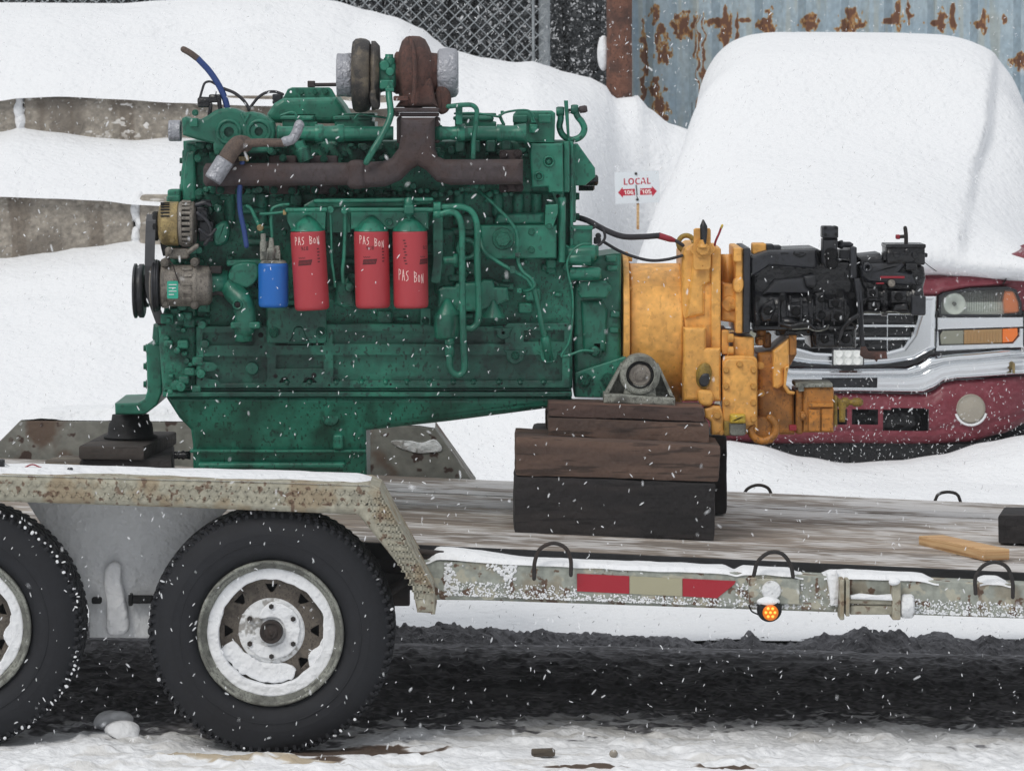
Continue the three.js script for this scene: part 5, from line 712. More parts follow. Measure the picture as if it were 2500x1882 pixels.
  e('fuel_line', [tube([[602, 503], [612, 510], [622, 530], [632, 552], [638, 566]], 5.2, -.93), tube([[636, 522], [660, 521], [695, 517]], 4, -.92), tube([[704, 499], [680, 502], [664, 510], [661, 530], [664, 580]], 4.2, -.93)], M.green);
  e('line_fitting', [disc(634, 556, 8, -.915, .03), rb(690, 512, 698, 525, -.905, .03, .003)], M.brass);
  const cone = (cx) => latheY(cx, -.93, [[564, 42], [560, 41], [544, 28], [532, 14], [526, 8], [524, 0]], 40);
  const hd = e('filter_head', [poly([[698, 512], [796, 510], [794, 562], [712, 564], [700, 540]], -.93, .07, { b: .006 }), cone(750), tube([[700, 513], [795, 512]], 6, -.905), disc(806, 512, 9, -.91, .03), disc(840, 514, 9, -.91, .03)], M.green);
  const hd2 = e('filter_head', [poly([[854, 508], [1046, 506], [1046, 560], [856, 560]], -.93, .07, { b: .006 }), cone(906), cone(1000), tube([[852, 512], [1056, 512]], 6, -.905), latheZ(950, 542, -.925, [[9, .02], [9, .0], [5.5, -.001], [5, .006], [0, .006]], 20)], M.green);
  e('top_rail', [poly([[741, 500], [765, 486], [1054, 482], [1054, 498], [990, 506], [741, 508]], -.96, .05, { b: .005 }), tube([[770, 491], [1054, 488]], 6, -.93), rb(796, 506, 856, 568, -.975, .02, .003)], M.green);
  e('relief_valve', [latheY(998, -.91, [[478, 0], [478, 11], [486, 13], [498, 11], [500, 14], [520, 14], [524, 10], [538, 9], [538, 0]], 8), rb(985, 500, 1011, 524, -.89, .03, .008)], M.green);
  e('union_nut', [latheX(505, -.905, [[1058, 0], [1058, 13], [1060, 14], [1075, 14], [1077, 12], [1077, 0]], 6), latheX(522, -.905, [[1058, 0], [1058, 12], [1076, 12], [1076, 0]], 6)], M.green);
  e('filter_bracket', [poly([[1056, 497], [1081, 497], [1082, 640], [1074, 692], [1050, 690], [1056, 640]], -.985, .02, { b: .003 }), rb(1026, 752, 1052, 793, -1.02, .03, .003)], M.greenOilShade); bl([[1039, 783, 7]], -1.02, .01, M.greenGrime);
  e('filter_bracket', poly([[650, 748], [796, 752], [796, 838], [650, 838]], -1.03, .03, { b: .004, holes: [[[700, 836], [710, 820], [714, 800], [722, 793], [736, 793], [744, 802], [750, 820], [760, 836]]] }), M.greenOilShade);
  e('bracket_tab', poly([[702, 840], [712, 820], [716, 802], [722, 797], [736, 797], [742, 804], [748, 822], [758, 840]], -1.035, .02), M.greenOilShade);
  for (const x of [669, 784]) e('bolt_boss', latheZ(x, 811.5, -1.025, [[13, .02], [13, 0], [9, -.003], [0, -.003]], 24), M.greenOilShade); bl([[669, 812, 7], [784, 811, 7]], -1.022, .008, M.greenOilShade);
  e('return_line', [tube([[842, 516], [842, 560], [839, 630], [836, 664], [838, 690]], 5, -.93), tube([[806, 516], [808, 570], [810, 640], [814, 668], [818, 700]], 3.6, -.94)], M.green);
  e('casting', [poly([[820, 690], [850, 676], [866, 720], [868, 750], [838, 752], [814, 740]], -1.0, .06, { b: .01 }), disc(853, 702, 12, -.985, .04, 3)], M.greenGrime);
  // ---- pipes on the right
  e('oil_pipe', [tube([[1076, 522], [1100, 517], [1116, 524], [1126, 548], [1128, 620], [1129, 732], [1132, 850], [1134, 896], [1130, 910], [1118, 916], [1106, 910], [1099, 898], [1097, 872]], 8, -.90, { n: 120, rad: 12 })], M.green);
  e('oil_pipe', [tube([[1076, 506], [1130, 506], [1152, 517], [1163, 542], [1165, 635], [1168, 770], [1163, 792], [1150, 802], [1136, 800]], 8, -.91, { n: 100, rad: 12 })], M.green);
  e('dipstick_tube', [tube([[1170, 466, -1.0], [1196, 489, -.97], [1251, 548, -.96], [1262, 572, -.96], [1264, 632, -.96], [1274, 660, -.95], [1298, 682, -.94], [1305, 698, -.94], [1292, 709, -.95], [1268, 710, -.97]], 4.6, -.95, { n: 90 })], M.green);
  e('pressure_line', [tube([[1172, 583, -.98], [1183, 615, -.96], [1209, 635, -.96], [1251, 660, -.95], [1294, 684, -.95]], 5, -.95), tube([[1290, 682, -.95], [1303, 705, -.95], [1310, 730, -.96], [1322, 790, -.98], [1333, 836, -1.0]], 7, -.96), latheA(at(1330, 822, -.99), at(1341, 878, -1.02), [[0, 0], [0, .012], [.2, .015], [.5, .0155], [.55, .013], [1, .014], [1, 0]], 18)], M.green);
  e('clip', [rb(1245, 650, 1258, 668, -.935, .03, .003), rb(1257, 617, 1272, 628, -.94, .03, .003), rb(1262, 703, 1274, 716, -.945, .03, .003)], M.greenGrime);
  e('separator_head', [poly([[1069, 706], [1080, 700], [1110, 700], [1114, 692], [1176, 688], [1178, 684], [1204, 684], [1208, 700], [1240, 702], [1244, 734], [1180, 760], [1068, 764]], -.985, .10, { b: .008 }), latheY(1092, -.97, [[768, 31], [764, 30], [746, 18], [732, 9], [728, 0]], 30), latheY(1205, -.98, [[775, 28], [770, 27], [752, 14], [736, 6], [732, 0]], 28)], M.green);
  e('separator_bowl', [latheY(1090, -.97, [[828, 0], [828, 24], [822, 29], [800, 31], [770, 32], [768, 32], [768, 0]], 32)], M.green);
  e('drain_fitting', [latheY(1098, -.95, [[874, 8], [866, 12], [850, 12], [848, 9], [840, 9], [838, 12], [828, 11], [822, 0]], 8), rb(1086, 828, 1106, 842, -.94, .04, .004)], M.green);
  e('side_port', [latheX(636, -.98, [[1082, 0], [1082, 10], [1106, 10], [1108, 17], [1118, 17], [1120, 0]], 18), latheZ(1140, 608, -1.0, [[28, .05], [28, .01], [24, 0], [17, .002], [16, .02]], 28), rb(1060, 560, 1110, 720, -1.06, .03, .01)], M.greenGrime);
  e('cam_cover', [poly([[1172, 549], [1359, 549], [1359, 631], [1188, 634], [1182, 622], [1174, 600]], -1.0, .08, { b: .008, seg: 3 }), poly([[1214, 521], [1328, 519], [1332, 550], [1206, 550]], -1.03, .08, { b: .012, seg: 3 }), rb(1160, 548, 1180, 600, -1.04, .05, .01)], M.green);
  e('hex_plug', [latheZ(1228, 583, -.995, [[27, .02], [27, .004], [25, 0], [21, 0]], 32)], M.greenGrime); bolt(E, 1228, 583, 19, -.998, .022, M.green, 'hex_plug'); bl([[1298, 566, 7], [1297, 610, 7]], -1.0, .008, M.green);
  e('lift_bracket', [poly([[1332, 500], [1362, 498], [1362, 520], [1350, 556], [1338, 560], [1330, 548]], -.985, .016, { b: .003 })], M.green); bl([[1341, 553, 6]], -.985, .008, M.green);
  e('cylinder_lug', [560, 640, 720, 800, 880, 960, 1040, 1120, 1215, 1265, 1310].map(x => latheY(x, -1.09, [[548, 14], [500, 15], [474, 14]], 16)), M.greenGrime);
  // ---- upper right corner of the head, flange, lifting eye
  e('head_end', [poly([[1296, 350], [1374, 350], [1376, 470], [1340, 470], [1338, 456], [1298, 458], [1294, 380]], -1.0, .14, { b: .007, seg: 3 }), rb(1375, 345, 1391, 470, -1.03, .3, .006), poly([[1345, 466], [1378, 466], [1378, 620], [1360, 640], [1362, 520], [1358, 500]], -1.04, .1, { b: .01 }), latheY(1372, -1.02, [[640, 9], [560, 9], [482, 9]], 16)], M.green);
  e('plug_hole', [latheZ(1340, 394, -.996, [[14, .02], [14, -.002], [12, -.005], [9.5, -.004], [9, .006]], 24), latheZ(1316, 430, -.996, [[12, .02], [12, -.002], [10, -.005], [8, -.004], [8, .006]], 24)], M.green); e('plug_recess', [disc(1340, 394, 10, -1.0, .01), disc(1316, 430, 9, -1.0, .01), disc(1362, 479, 5, -1.036, .01)], M.dark); bl([[1340, 394, 6], [1316, 430, 6]], -1.0, .006, M.green);
  e('rear_plate', [rb(1391, 345, 1400, 640, -1.05, .42, .004), rb(1396, 460, 1406, 543, -1.08, .3, .004)], M.greenOilShade);
  for (const y of [479, 529]) bolt(E, 1404, y, 9, -1.13, .014, M.greenGrime, 'bolt', 1);
  e('lifting_eye', poly([[1377, 245], [1387, 245], [1391, 330], [1404, 400], [1407, 470], [1396, 470], [1386, 345]], -1.1, .05, { b: .003 }), M.green);
  e('shackle', [tube([[1368, 270], [1369, 290], [1366, 308], [1373, 328], [1393, 341], [1417, 334], [1427, 316], [1421, 298], [1410, 284], [1403, 264]], 8, -1.12, { n: 70, rad: 14 }), latheX(272, -1.12, [[1358, 0], [1358, 10], [1362, 12], [1374, 12], [1378, 10], [1378, 0]], 20), latheX(267, -1.12, [[1394, 0], [1394, 10], [1398, 12], [1408, 12], [1412, 10], [1412, 0]], 20)], M.greenOilShade);
  e('shackle_pin', [tube([[1385, 272], [1418, 267]], 6, -1.12), latheA(at(1415, 268, -1.12), at(1434, 265, -1.12), [[0, 0], [0, .011], [.7, .012], [1, .009], [1, 0]], 12)], M.iron);
  e('rear_gusset', poly([[1398, 351], [1411, 351], [1453, 410], [1454, 432], [1430, 452], [1396, 454]], -1.12, .2, { b: .004 }), M.green);
  e('rubber_bush', [latheX(446, -1.2, [[1413, 0], [1413, 20], [1448, 20], [1452, 16], [1452, 0]], 24), bolt ? latheX(440, -1.15, [[1420, 0], [1420, 13], [1440, 14], [1458, 13], [1461, 8], [1461, 0]], 8) : null].filter(Boolean), M.black);
}
{
  // ---- flywheel housing and starter
  e('flywheel_housing', [poly([[1400, 700], [1410, 686], [1440, 640], [1460, 624], [1500, 618], [1517, 618], [1517, 968], [1402, 968]], -1.14, .42, { b: .012, seg: 3 }), poly([[1418, 735], [1470, 732], [1484, 760], [1480, 860], [1424, 862]], -1.12, .05, { b: .014, seg: 3 }), rb(1478, 624, 1506, 640, -1.12, .05, .006), rb(1480, 648, 1510, 662, -1.12, .05, .006), rb(1490, 760, 1514, 776, -1.12, .04, .006), rb(1488, 800, 1512, 814, -1.12, .04, .006)], M.green);
  e('starter_motor', [latheX(668, -1.06, [[1390, 0], [1390, 16], [1394, 17], [1462, 16], [1468, 12], [1468, 0]], 24), rb(1393, 556, 1446, 606, -1.06, .12, .008), rb(1390, 552, 1448, 562, -1.05, .13, .004), latheX(618, -1.06, [[1380, 0], [1380, 20], [1450, 21], [1456, 16], [1456, 0]], 24), latheX(632, -1.05, [[1390, 0], [1390, 16], [1442, 16], [1442, 0]], 20), rb(1446, 600, 1462, 626, -1.05, .06, .004), rb(1376, 640, 1398, 660, -1.06, .06, .006)], M.green);
  e('inspection_cover', poly([[1412, 690], [1418, 686], [1480, 686], [1492, 700], [1492, 712], [1480, 728], [1418, 728], [1410, 716]], -1.07, .05, { b: .008, seg: 3 }), M.green); bl([[1414, 706, 4.5], [1489, 706, 4.5]], -1.068, .008, M.green);
  e('harness', [tube([[1442, 596], [1420, 597], [1398, 612], [1385, 640], [1388, 672], [1395, 700], [1398, 724], [1397, 790], [1388, 838], [1371, 870], [1392, 866], [1422, 856], [1448, 857]], 3.2, -1.0, { n: 140 }), tube([[1350, 545], [1362, 570], [1372, 590], [1388, 604]], 1.6, -1.02)], M.green);
  e('speed_sensor', [latheZ(1452, 858, -1.1, [[13, .04], [13, 0], [9, -.006], [0, -.006]], 20), rb(1446, 834, 1470, 872, -1.12, .03, .006), latheX(858, -1.09, [[1426, 0], [1426, 6], [1444, 6], [1444, 0]], 10)], M.greenGrime);
  e('battery_cable', [tube([[1412, 531, -1.15], [1428, 536, -1.13], [1442, 542, -1.12], [1481, 563, -1.1], [1520, 577, -1.1], [1567, 578, -1.12], [1611, 575, -1.14]], 7.2, -1.12, { n: 70, rad: 12 }), tube([[1475, 591], [1513, 613], [1552, 628], [1591, 636], [1630, 633], [1666, 624]], 3.8, -1.14), tube([[1449, 556], [1461, 550], [1473, 562], [1477, 580], [1467, 595], [1456, 602]], 3.4, -1.06), disc(1461, 576, 7, -1.1, .03), rb(1450, 580, 1468, 596, -1.09, .03, .004)], M.loom);
  e('red_sleeve', latheA(at(1608, 575, -1.14), at(1648, 587, -1.15), [[0, 0], [0, .0105], [.75, .0095], [1, .006], [1, 0]], 14), M.redWire);
  e('cable_lug', tube([[1644, 585], [1658, 592], [1668, 599]], 4.5, -1.15), M.loom);
  e('rear_mount_bracket', [poly([[1404, 909], [1526, 870], [1600, 920], [1600, 972], [1404, 970]], -1.10, .06, { b: .004 })], M.greenOilShade); bl([[1428, 928, 13], [1485, 928, 13]], -1.095, .018, M.greenOilShade);
  const pb = e('bearing_block', [latheZ(1563, 916, -.95, [[34, .10], [34, .0], [36, -.004], [46, -.002], [50, .006], [50, .10]], 48), poly([[1474, 961], [1649, 972], [1649, 991], [1474, 985]], -.925, .13, { b: .006 }), poly([[1518, 888], [1540, 920], [1538, 965], [1480, 963], [1482, 956]], -1.01, .02, { b: .004 }), poly([[1607, 890], [1588, 920], [1588, 968], [1646, 972], [1643, 964]], -1.01, .02, { b: .004 }), poly([[1518, 886], [1522, 892], [1487, 961], [1477, 960]], -.955, .07, { b: .003 }), poly([[1608, 888], [1604, 894], [1636, 967], [1647, 970]], -.955, .07, { b: .003 }), poly([[1528, 935], [1598, 935], [1604, 970], [1522, 968]], -.955, .08, { b: .01 })], M.castGrey);
  e('rubber_ring', latheZ(1563, 916, -.952, [[34, .08], [34, .004], [30, .0], [28, .004], [28, .08]], 40), M.dark, pb); e('bearing_core', [latheZ(1563, 916, -.952, [[28, .06], [28, .006], [24, .001], [16, .003], [14, -.002], [9, -.004], [0, -.004]], 36)], M.alu, pb);
  e('rear_mount_bracket', [rb(1480, 930, 1650, 992, -1.62, .12, .006)], M.castGrey);
  // ---- orange adapter drum and gear case
  e('adapter_flange', [latheX(812, -1.36, [[1517, 0], [1517, 196], [1520, 198], [1531, 198], [1533, 196], [1533, 0]], 72)], M.orange);
  e('adapter_drum', [latheX(815, -1.36, [[1533, 0], [1533, 176], [1540, 173], [1655, 173], [1664, 172], [1664, 0]], 80)], M.orange);
  for (const [y, z] of [[632, -1.28], [707, -1.19], [801, -1.14]]) { bolt(E, 1533, y, 6.5, z, .014, M.orange, 'bolt', 1); }
  e('gear_case', [poly([[1665, 700], [1665, 620], [1672, 606], [1688, 597], [1740, 597], [1752, 606], [1758, 604], [1760, 640], [1761, 980], [1668, 980], [1664, 860]], -1.14, .46, { b: .018, seg: 4 }), rb(1736, 605, 1761, 860, -1.125, .46, .006), poly([[1669, 800], [1724, 800], [1724, 850], [1760, 850], [1761, 980], [1669, 980]], -1.08, .12, { b: .012, seg: 3 }), poly([[1690, 640], [1740, 640], [1738, 690], [1722, 700], [1722, 770], [1672, 780], [1680, 720]], -1.125, .06, { b: .02, seg: 3 })], M.orange);
  e('lifting_plate', [poly([[1694, 560], [1699, 557], [1733, 557], [1736, 562], [1736, 592], [1748, 604], [1746, 612], [1736, 624], [1736, 652], [1730, 659], [1697, 659], [1693, 652], [1693, 622], [1684, 612], [1686, 602], [1694, 594]], -1.10, .014, { b: .003, holes: [circ(1716, 649, 4, 12)] })], M.orange);
  bolt(E, 1716, 606, 18, -1.1, .02, M.orange, 'breather_nut'); e('breather_plug', [latheY(1716, -1.085, [[604, 12], [598, 12], [596, 8], [585, 8]], 16)], M.orange);
  e('taped_plug', rough(latheY(1718, -1.085, [[596, 7], [570, 9], [552, 9], [545, 6], [536, 2], [535, 0]], 14), .002, 50), M.blackSat);
  e('eye_bolt', [tube(circ(1676, 594, 19, 14).map(p => [p[0], p[1]]), 6.3, -1.25, { closed: true, n: 50, rad: 12 })], M.olive);
  e('red_wire', tube([[1744, 604], [1748, 588], [1756, 570], [1761, 556]], 2.8, -1.14), M.redWire); e('wire_end', tube([[1761, 557], [1764, 550]], 3, -1.14), M.yellow);
  e('case_neck', [latheX(680, -1.34, [[1760, 0], [1760, 60], [1790, 60], [1790, 0]], 36), poly([[1764, 690], [1790, 694], [1800, 720], [1812, 740], [1812, 810], [1796, 812], [1792, 788], [1762, 784]], -1.17, .3, { b: .012, seg: 3 }), disc(1782, 742, 20, -1.165, .03, 4)], M.orange); bolt(E, 1780, 749, 9, -1.165, .02, M.orange, 'bolt', 1);
  e('pump_flange', [rb(1796, 605, 1815, 814, -1.13, .42, .006), poly(spl([[1792, 686], [1806, 676], [1815, 682], [1815, 706], [1806, 716], [1794, 712]], 24), -1.11, .06, { b: .01 }), rb(1791, 605, 1812, 640, -1.115, .05, .006), rb(1838, 594, 1872, 622, -1.2, .1, .006)], M.orange);
  e('hose_connector', [rb(1871, 596, 1890, 616, -1.2, .08, .005), rb(1888, 599, 1908, 612, -1.2, .07, .005)], M.blackSat);
  for (const [y0, y1] of [[813, 837], [844, 868]]) e('hex_head', latheX((y0 + y1) / 2, -1.12, [[1776, 0], [1776, 14], [1779, 14], [1779, 12], [1790, 12], [1792, 10], [1792, 0]], 6), M.orange);
  e('case_block', [rb(1762, 806, 1780, 866, -1.13, .3, .006), rb(1790, 822, 1842, 872, -1.14, .28, .008)], M.orange);
  const cp = e('access_cover', [poly(rect(1764, 869, 1850, 1060, 14), -1.09, .16, { b: .006 }), poly(rect(1766, 876, 1848, 1040, 18), -1.076, .02, { b: .005 })], M.orange);
  bl([[1806, 889, 6.5], [1773, 903, 6.5], [1840, 903, 6.5], [1773, 943, 6.5], [1840, 943, 6.5], [1774, 983, 6.5], [1840, 983, 6.5], [1840, 1023, 6.5]], -1.076, .012, M.orange, cp);
  e('oil_gauge', [rough(poly(spl([[1702, 905], [1712, 890], [1724, 886], [1736, 896], [1737, 925], [1730, 944], [1718, 949], [1704, 940], [1700, 925]], 40), -1.06, .03, { b: .01, seg: 3 }), .002, 40)], M.olive); e('gauge_glass', poly(spl([[1708, 926], [1716, 913], [1730, 912], [1734, 926], [1728, 942], [1716, 945], [1708, 938]], 30), -1.055, .02, { b: .006 }), M.blackSat);
  e('drain_boss', [poly(spl([[1704, 956], [1716, 950], [1738, 956], [1744, 972], [1736, 990], [1714, 990], [1704, 976]], 30), -1.06, .06, { b: .012, seg: 3 }), poly([[1720, 998], [1742, 990], [1760, 992], [1768, 1020], [1768, 1062], [1738, 1062], [1736, 1030], [1722, 1020]], -1.07, .1, { b: .008 })], M.orange); bl([[1751, 1013, 9], [1762, 1056, 5]], -1.068, .014, M.orange);
  e('taped_fitting', [poly(rect(1783, 1012, 1821, 1034, 3), -1.04, .05, { b: .008 })], M.yellow); e('taped_fitting', rough(poly(rect(1782, 1030, 1822, 1064, 8), -1.045, .05, { b: .012 }), .003, 30), M.castGrey); e('taped_fitting', rb(1768, 1028, 1784, 1064, -1.06, .05, .004), M.olive);
  e('bell_housing', [poly([[1850, 862], [1886, 858], [1926, 826], [1928, 818], [1945, 818], [1946, 866], [1932, 892], [1916, 898], [1916, 944], [1940, 958], [1942, 1062], [1852, 1062]], -1.16, .3, { b: .016, seg: 3 }), rb(1927, 818, 1946, 868, -1.13, .05, .004), latheX(968, -1.3, [[1850, 0], [1850, 88], [1864, 96], [1880, 104], [1886, 104], [1886, 0]], 36)], M.orangeDark);
  e('bell_housing', [poly([[1888, 858], [1927, 826], [1928, 900], [1914, 905], [1914, 940], [1900, 950], [1888, 946]], -1.12, .1, { b: .01 }), poly([[1916, 896], [1928, 892], [1924, 910], [1920, 940], [1930, 955], [1942, 958], [1940, 964], [1924, 962], [1914, 946]], -1.10, .05, { b: .006 })], M.orange);
  bl([[1857, 893, 7], [1858, 960, 7]], -1.14, .016, M.orange);
  e('clamp_ring', [tube(Array.from({ length: 13 }, (_, i) => { const a = -1.0 + i * .33; return [1864 + 31 * Math.cos(a), 1046 + 30 * Math.sin(a)]; }), 9.5, -1.09, { n: 50, rad: 12 }), disc(1862, 1044, 26, -1.11, .08, 2), rb(1840, 1064, 1856, 1082, -1.08, .04, .008), rb(1874, 1064, 1890, 1082, -1.08, .04, .008), tube([[1840, 1040, -1.09], [1832, 1050, -1.09], [1838, 1066, -1.09]], 6, -1.09)], M.orangeDark);
  e('gear_shift_shaft', [rough(rb(1850, 800, 1872, 830, -1.2, .08, .01), .003, 30), rb(1846, 822, 1866, 842, -1.18, .06, .006), rb(1864, 812, 1884, 850, -1.22, .08, .008), disc(1858, 836, 8, -1.16, .04, 2)], M.orangeDark);
  e('gear_pump', [rb(1944, 952, 1962, 1060, -1.14, .22, .006), poly([[1962, 944], [2034, 944], [2037, 952], [2037, 1056], [1962, 1056]], -1.12, .2, { b: .008 }), rb(1974, 984, 2036, 994, -1.105, .1, .003), rb(1974, 1000, 2004, 1054, -1.108, .1, .005), rb(2006, 996, 2036, 1054, -1.112, .1, .005), disc(1962, 1016, 7, -1.1, .03), rb(1955, 1005, 1966, 1026, -1.11, .03, .003)], M.orangeDark);
  e('pump_gasket', [rough(rb(1944, 936, 2034, 947, -1.11, .18, .004), .003, 40), rb(1950, 936, 1964, 956, -1.1, .03, .003)], M.castGrey); e('pump_tag', rb(1928, 1038, 1946, 1052, -1.10, .03, .003), M.redWire);
  e('hydraulic_fitting', [latheX(982, -1.15, [[2036, 0], [2036, 12], [2048, 12], [2050, 8], [2056, 8], [2058, 12], [2070, 12], [2074, 7], [2082, 7], [2084, 11], [2100, 11], [2108, 6], [2108, 0]], 8), latheY(2057, -1.13, [[1030, 0], [1030, 7], [1022, 8], [1000, 8], [994, 10], [982, 10]], 14), rb(2036, 966, 2046, 1042, -1.13, .08, .004)], M.olive);
}
{
  // ---- black hydraulic pump
  const z = -1.16;
  e('hydraulic_pump', [poly([[1833, 626], [1852, 616], [1874, 610], [1992, 606], [2006, 612], [2008, 640], [2060, 636], [2092, 640], [2092, 850], [1982, 850], [1978, 808], [1893, 807], [1872, 796], [1836, 790]], z, .32, { b: .02, seg: 4 }), rough(rb(1840, 730, 2090, 800, z + .05, .2, .05), .01, 14, 3), rough(rb(1985, 790, 2085, 848, z + .03, .2, .02), .008, 16, 4)], M.black);
  e('pump_rib', [poly([[1834, 628], [1874, 613], [1994, 609], [1996, 652], [1990, 656], [1880, 648], [1850, 668], [1834, 676]], z + .03, .05, { b: .01, seg: 3 }), poly([[1862, 720], [1892, 684], [1966, 676], [1972, 700], [1984, 708], [1984, 716], [1880, 716]], z + .03, .05, { b: .012, seg: 3 }), poly([[1962, 674], [1992, 670], [1996, 694], [1990, 702], [1970, 700]], z + .045, .04, { b: .008 })], M.blackSat);
  const mk = []; mk.push(rb(1906, 617, 1926, 619.5, z + .033, .01, .001)); mk.push(tube(circ(1953, 622, 15, 12).slice(0, 8).map(p => [p[0], 618 + (p[1] - 622) * .5]), 1.2, z + .032)); mk.push(rb(1938, 620, 1954, 622.5, z + .033, .01, .001), rb(1952, 616, 1964, 618, z + .033, .01, .001), rb(1950, 626, 1962, 628, z + .033, .01, .001)); e('cast_mark', mk, M.dark);
  e('pump_flange', rb(1815, 605, 1833, 814, -1.12, .44, .005), M.blackSat);
  // crumpled black film and caked grease over the castings
  const film = (x0, y0, x1, y1, zz, dep, k) => { const a = at(x0, y1, zz), b = at(x1, y0, zz), w = b.x - a.x, h = b.y - a.y, g = new THREE.BoxGeometry(w, h, dep, Math.round(w * 260), Math.round(h * 260), 6).translate((a.x + b.x) / 2, (a.y + b.y) / 2, zz - dep / 2), p = g.attributes.position; for (let i = 0; i < p.count; i++) { const x = p.getX(i), y = p.getY(i), z2 = p.getZ(i), ex = Math.min(x - a.x, b.x - x) / .03, ey = Math.min(y - a.y, b.y - y) / .03, rd = Math.pow(clamp(1 - Math.min(ex, ey)), 2); const n = Math.abs(nz(x + 20 + z2, y + 20, 13, 3, k) - .5) * 2, m = nz(x + 20, y + 20 + z2, 5, 2, k + 4); p.setXYZ(i, x + .012 * (m - .5), y + .014 * (nz(x + 20, z2 + 20, 8, 2, k + 7) - .5), z2 > zz - .02 ? z2 + .03 * (m - .5) + .034 * (n - .3) + .012 * (Math.abs(nz(x + 30 + z2, y + 25, 34, 2, k + 9) - .5) - .1) - .03 * rd : z2); } g.computeVertexNormals(); return g; };
  const ribs = []; for (let i = 0; i < 9; i++) { const x = 1846 + i * 27; ribs.push(rb(x, 722 + (i % 3) * 4, x + 6, 800 - (i % 2) * 6, z + .062 - (i % 2) * .008, .1, .003)); }
  e('pump_casing', [latheX(758, z - .02, [[1838, 0], [1838, 52], [1846, 56], [1852, 50], [1900, 50], [1904, 60], [1916, 60], [1920, 48], [1966, 46], [1970, 58], [1984, 58], [1988, 44], [2040, 44], [2044, 56], [2060, 56], [2064, 48], [2090, 48], [2090, 0]], 40), ...ribs, rb(1842, 796, 1978, 806, z + .05, .16, .004), poly([[1866, 742], [1890, 730], [1896, 752], [1884, 782], [1862, 786], [1856, 764]], z + .07, .05, { b: .01, seg: 3 }), rb(1926, 744, 1962, 776, z + .06, .06, .006), poly([[1990, 716], [2014, 712], [2020, 760], [2006, 790], [1990, 780]], z + .055, .06, { b: .008, seg: 3 }), rb(2024, 730, 2056, 752, z + .06, .05, .005), rb(2028, 760, 2064, 786, z + .055, .05, .005), rb(1986, 796, 2088, 806, z + .05, .12, .004), rb(1992, 812, 2040, 846, z + .04, .1, .006), rb(2046, 808, 2084, 848, z + .05, .1, .006), tube([[2096, 770, z + .08], [2076, 782, z + .09], [2060, 800, z + .08], [2050, 830, z + .07]], 6, z + .08), tube([[1906, 790, z + .06], [1930, 796, z + .08], [1968, 790, z + .08], [1990, 802, z + .07]], 5, z + .07)], M.black);
  bl([[1876, 758, 9], [1944, 760, 9], [2006, 730, 7], [2008, 770, 7], [2040, 741, 7], [2046, 773, 7], [1850, 730, 5], [1850, 790, 5], [1910, 728, 6], [1976, 728, 6], [2014, 828, 8], [2066, 828, 8], [2052, 720, 6], [2080, 722, 6]], z + .068, .014, M.black);
  e('grease_film', [film(1900, 770, 1975, 806, z + .065, .1, 820), film(1990, 782, 2040, 812, z + .06, .1, 830)], M.black);
  e('control_valve', [rb(2008, 552, 2048, 582, z + .05, .08, .006), poly([[2009, 583], [2047, 583], [2046, 606], [2050, 640], [2044, 655], [2016, 655], [2008, 640]], z + .045, .08, { b: .01, seg: 3 })], M.blackSat); bl([[2016, 556, 3], [2042, 556, 3], [2016, 573, 3], [2042, 572, 3]], z + .05, .006, M.dark);
  bolt(E, 2030, 622, 13, z + .05, .02, M.black, 'hex_plug'); bolt(E, 2032, 642, 12, z + .05, .022, M.black, 'hex_plug');
  e('valve_fitting', latheX(597, z, [[2046, 0], [2046, 8], [2054, 11], [2058, 11], [2060, 7], [2076, 7], [2084, 2], [2084, 0]], 12), M.blackSat);
  e('end_plate', [rb(2077, 603, 2093, 680, z + .04, .36, .004), rb(2050, 610, 2078, 632, z, .1, .004), poly([[2086, 680], [2100, 680], [2106, 700], [2112, 850], [2120, 862], [2104, 860], [2096, 760]], z + .06, .04, { b: .006 })], M.blackSat);
  e('second_pump', [poly([[2095, 626], [2156, 623], [2172, 640], [2240, 640], [2258, 652], [2262, 680], [2256, 702], [2261, 768], [2222, 770], [2218, 764], [2158, 764], [2110, 764], [2096, 740]], z, .3, { b: .018, seg: 4 }), latheX(728, z - .03, [[2098, 0], [2098, 40], [2106, 44], [2112, 36], [2150, 36], [2154, 44], [2166, 44], [2170, 34], [2220, 34], [2224, 42], [2240, 42], [2250, 34], [2250, 0]], 36), rb(2116, 704, 2146, 728, z + .04, .06, .005), rb(2176, 710, 2214, 740, z + .045, .06, .006), rb(2120, 738, 2150, 756, z + .04, .06, .004), rb(2102, 758, 2222, 766, z + .035, .14, .003), poly([[2186, 744], [2216, 740], [2220, 758], [2180, 760]], z + .05, .05, { b: .006 })], M.black);
  bl([[2131, 716, 6], [2195, 725, 8], [2135, 747, 5], [2160, 700, 5], [2160, 756, 5], [2232, 700, 5]], z + .045, .012, M.black);
  e('pump_shoulder', [poly([[2100, 650], [2130, 644], [2162, 642], [2210, 634], [2218, 644], [2200, 662], [2230, 666], [2240, 700], [2120, 690], [2104, 676]], z + .03, .06, { b: .016, seg: 3 }), poly([[2096, 624], [2150, 618], [2160, 640], [2100, 644]], z - .02, .2, { b: .01 }), rb(2226, 722, 2262, 770, z + .03, .2, .006)], M.blackSat);
  e('pump_eye', latheZ(2119, 653, z + .05, [[12, .04], [12, .0], [9, -.004], [5, 0], [4, .01]], 22), M.blackSat);
  e('name_plate', [rb(2150, 674, 2210, 680, z + .035, .012, .002), rb(2140, 690, 2160, 694, z + .036, .012, .002)], M.redWire); e('round_tag', disc(2178, 692, 9.5, z + .045, .02, 2), M.alu);
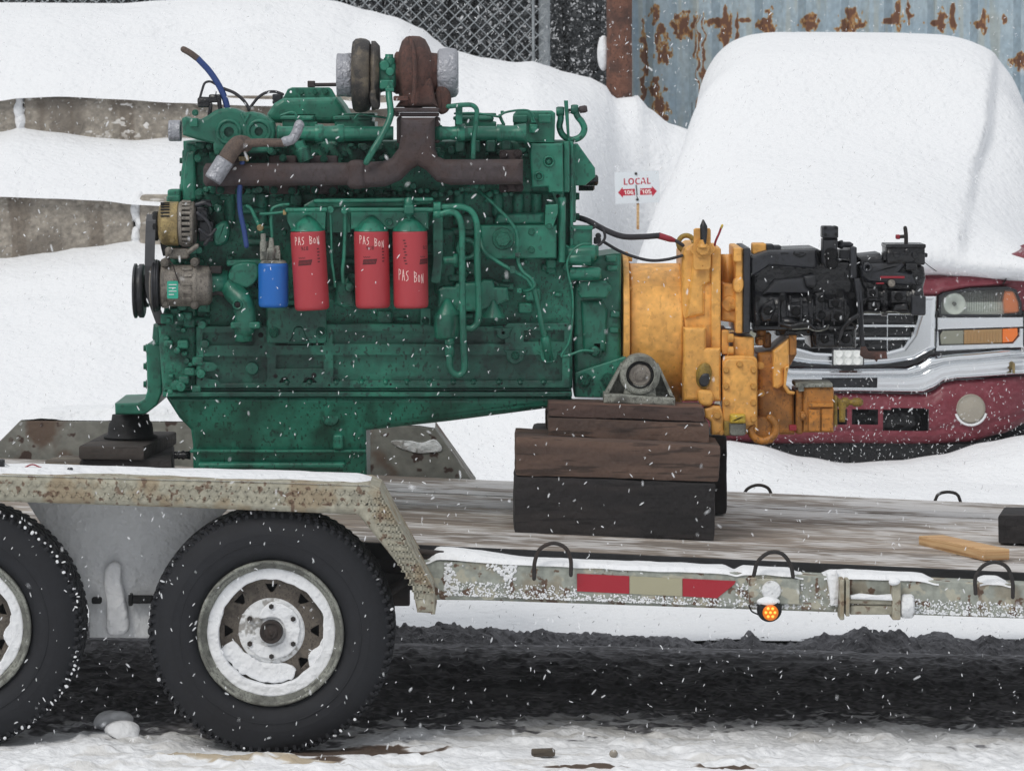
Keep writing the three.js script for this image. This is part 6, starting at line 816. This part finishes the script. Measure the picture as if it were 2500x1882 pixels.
  e('servo_box', [rough(rb(2166, 598, 2260, 646, z + .03, .16, .006), .003, 26), rb(2164, 596, 2262, 606, z + .035, .17, .004), rough(rb(2156, 616, 2170, 636, z + .01, .06, .005), .002, 30), rb(2256, 618, 2266, 628, z + .01, .04, .003), rb(2212, 642, 2240, 660, z + .04, .06, .004), disc(2216, 612, 6, z + .04, .02), disc(2190, 622, 8, z + .04, .02), disc(2236, 624, 8, z + .04, .02)], M.black);
  e('servo_stem', [tube([[2213, 598], [2213, 575], [2211, 556]], 5, z - .02), tube([[2192, 578], [2210, 577]], 4.5, z - .02)], M.darkSteel); e('stem_cap', rb(2189, 573, 2199, 584, z - .01, .03, .003), M.redWire);
  e('loose_wire', tube([[2258, 640], [2270, 650], [2287, 662]], 1, z), M.loom);
  e('white_gasket', [tube([[1936, 804], [1956, 803], [1975, 802], [1984, 806], [2000, 808], [2020, 802], [2024, 794]], 1.6, z + .05), tube([[2110, 763], [2150, 765], [2160, 762], [2190, 762], [2200, 766], [2222, 766]], 1.4, z + .04)], M.castGrey);
  e('drain_lever', [rough(poly([[2104, 848], [2116, 846], [2122, 858], [2166, 858], [2168, 876], [2146, 878], [2142, 884], [2136, 878], [2112, 876], [2102, 868]], z + .08, .03, { b: .006 }), .002, 40)], M.rust);
  e('under_bracket', [rb(1895, 806, 1980, 820, z, .2, .004)], M.black);
}
// thin haze of fine falling snow
scene.fog = new THREE.FogExp2(0xe4e8ec, 0.0012);
// ---------- falling snow ----------
{
  const g = mergeGeometries([fin(new THREE.IcosahedronGeometry(1, 0).scale(.8, 1, .7)), fin(new THREE.IcosahedronGeometry(.8, 0).scale(.8, 1, .6).translate(.35, .95, .2)), fin(new THREE.IcosahedronGeometry(.65, 0).scale(.9, 1, .7).translate(-.25, -.95, -.1))]);
  const n = 22000, im = new THREE.InstancedMesh(g, mat(0xf4f6f8, .9, { transparent: true, opacity: .52 }), n), m = new THREE.Matrix4(), q = new THREE.Quaternion(), eu = new THREE.Euler();
  for (let i = 0; i < n; i++) { const dist = 3 + 17 * Math.cbrt(mix(.0, 1, rnd())), z = CZ - dist, w = dist * .15 + .3, h = dist * .115 + .3, yc = CY - dist * Math.tan(PITCH), s = mix(.0010, .0027, Math.pow(rnd(), 1.5)); let y = yc + rr(-h, h); if (y < .02) y = .02 + rnd() * .6; eu.set(rr(-.6, .6), rr(0, 3), -.55 + rr(-.6, .6)); q.setFromEuler(eu); m.compose(V3(rr(-w, w), y, z), q, V3(s * .85, s * rr(.9, 1.9), s * .85)); im.setMatrixAt(i, m); }
  im.name = 'falling_snow'; tag(im, 'loose snowflakes falling everywhere in the air', 'snowflakes', null, 'stuff'); scene.add(im);
}
renderer.render(scene, camera);
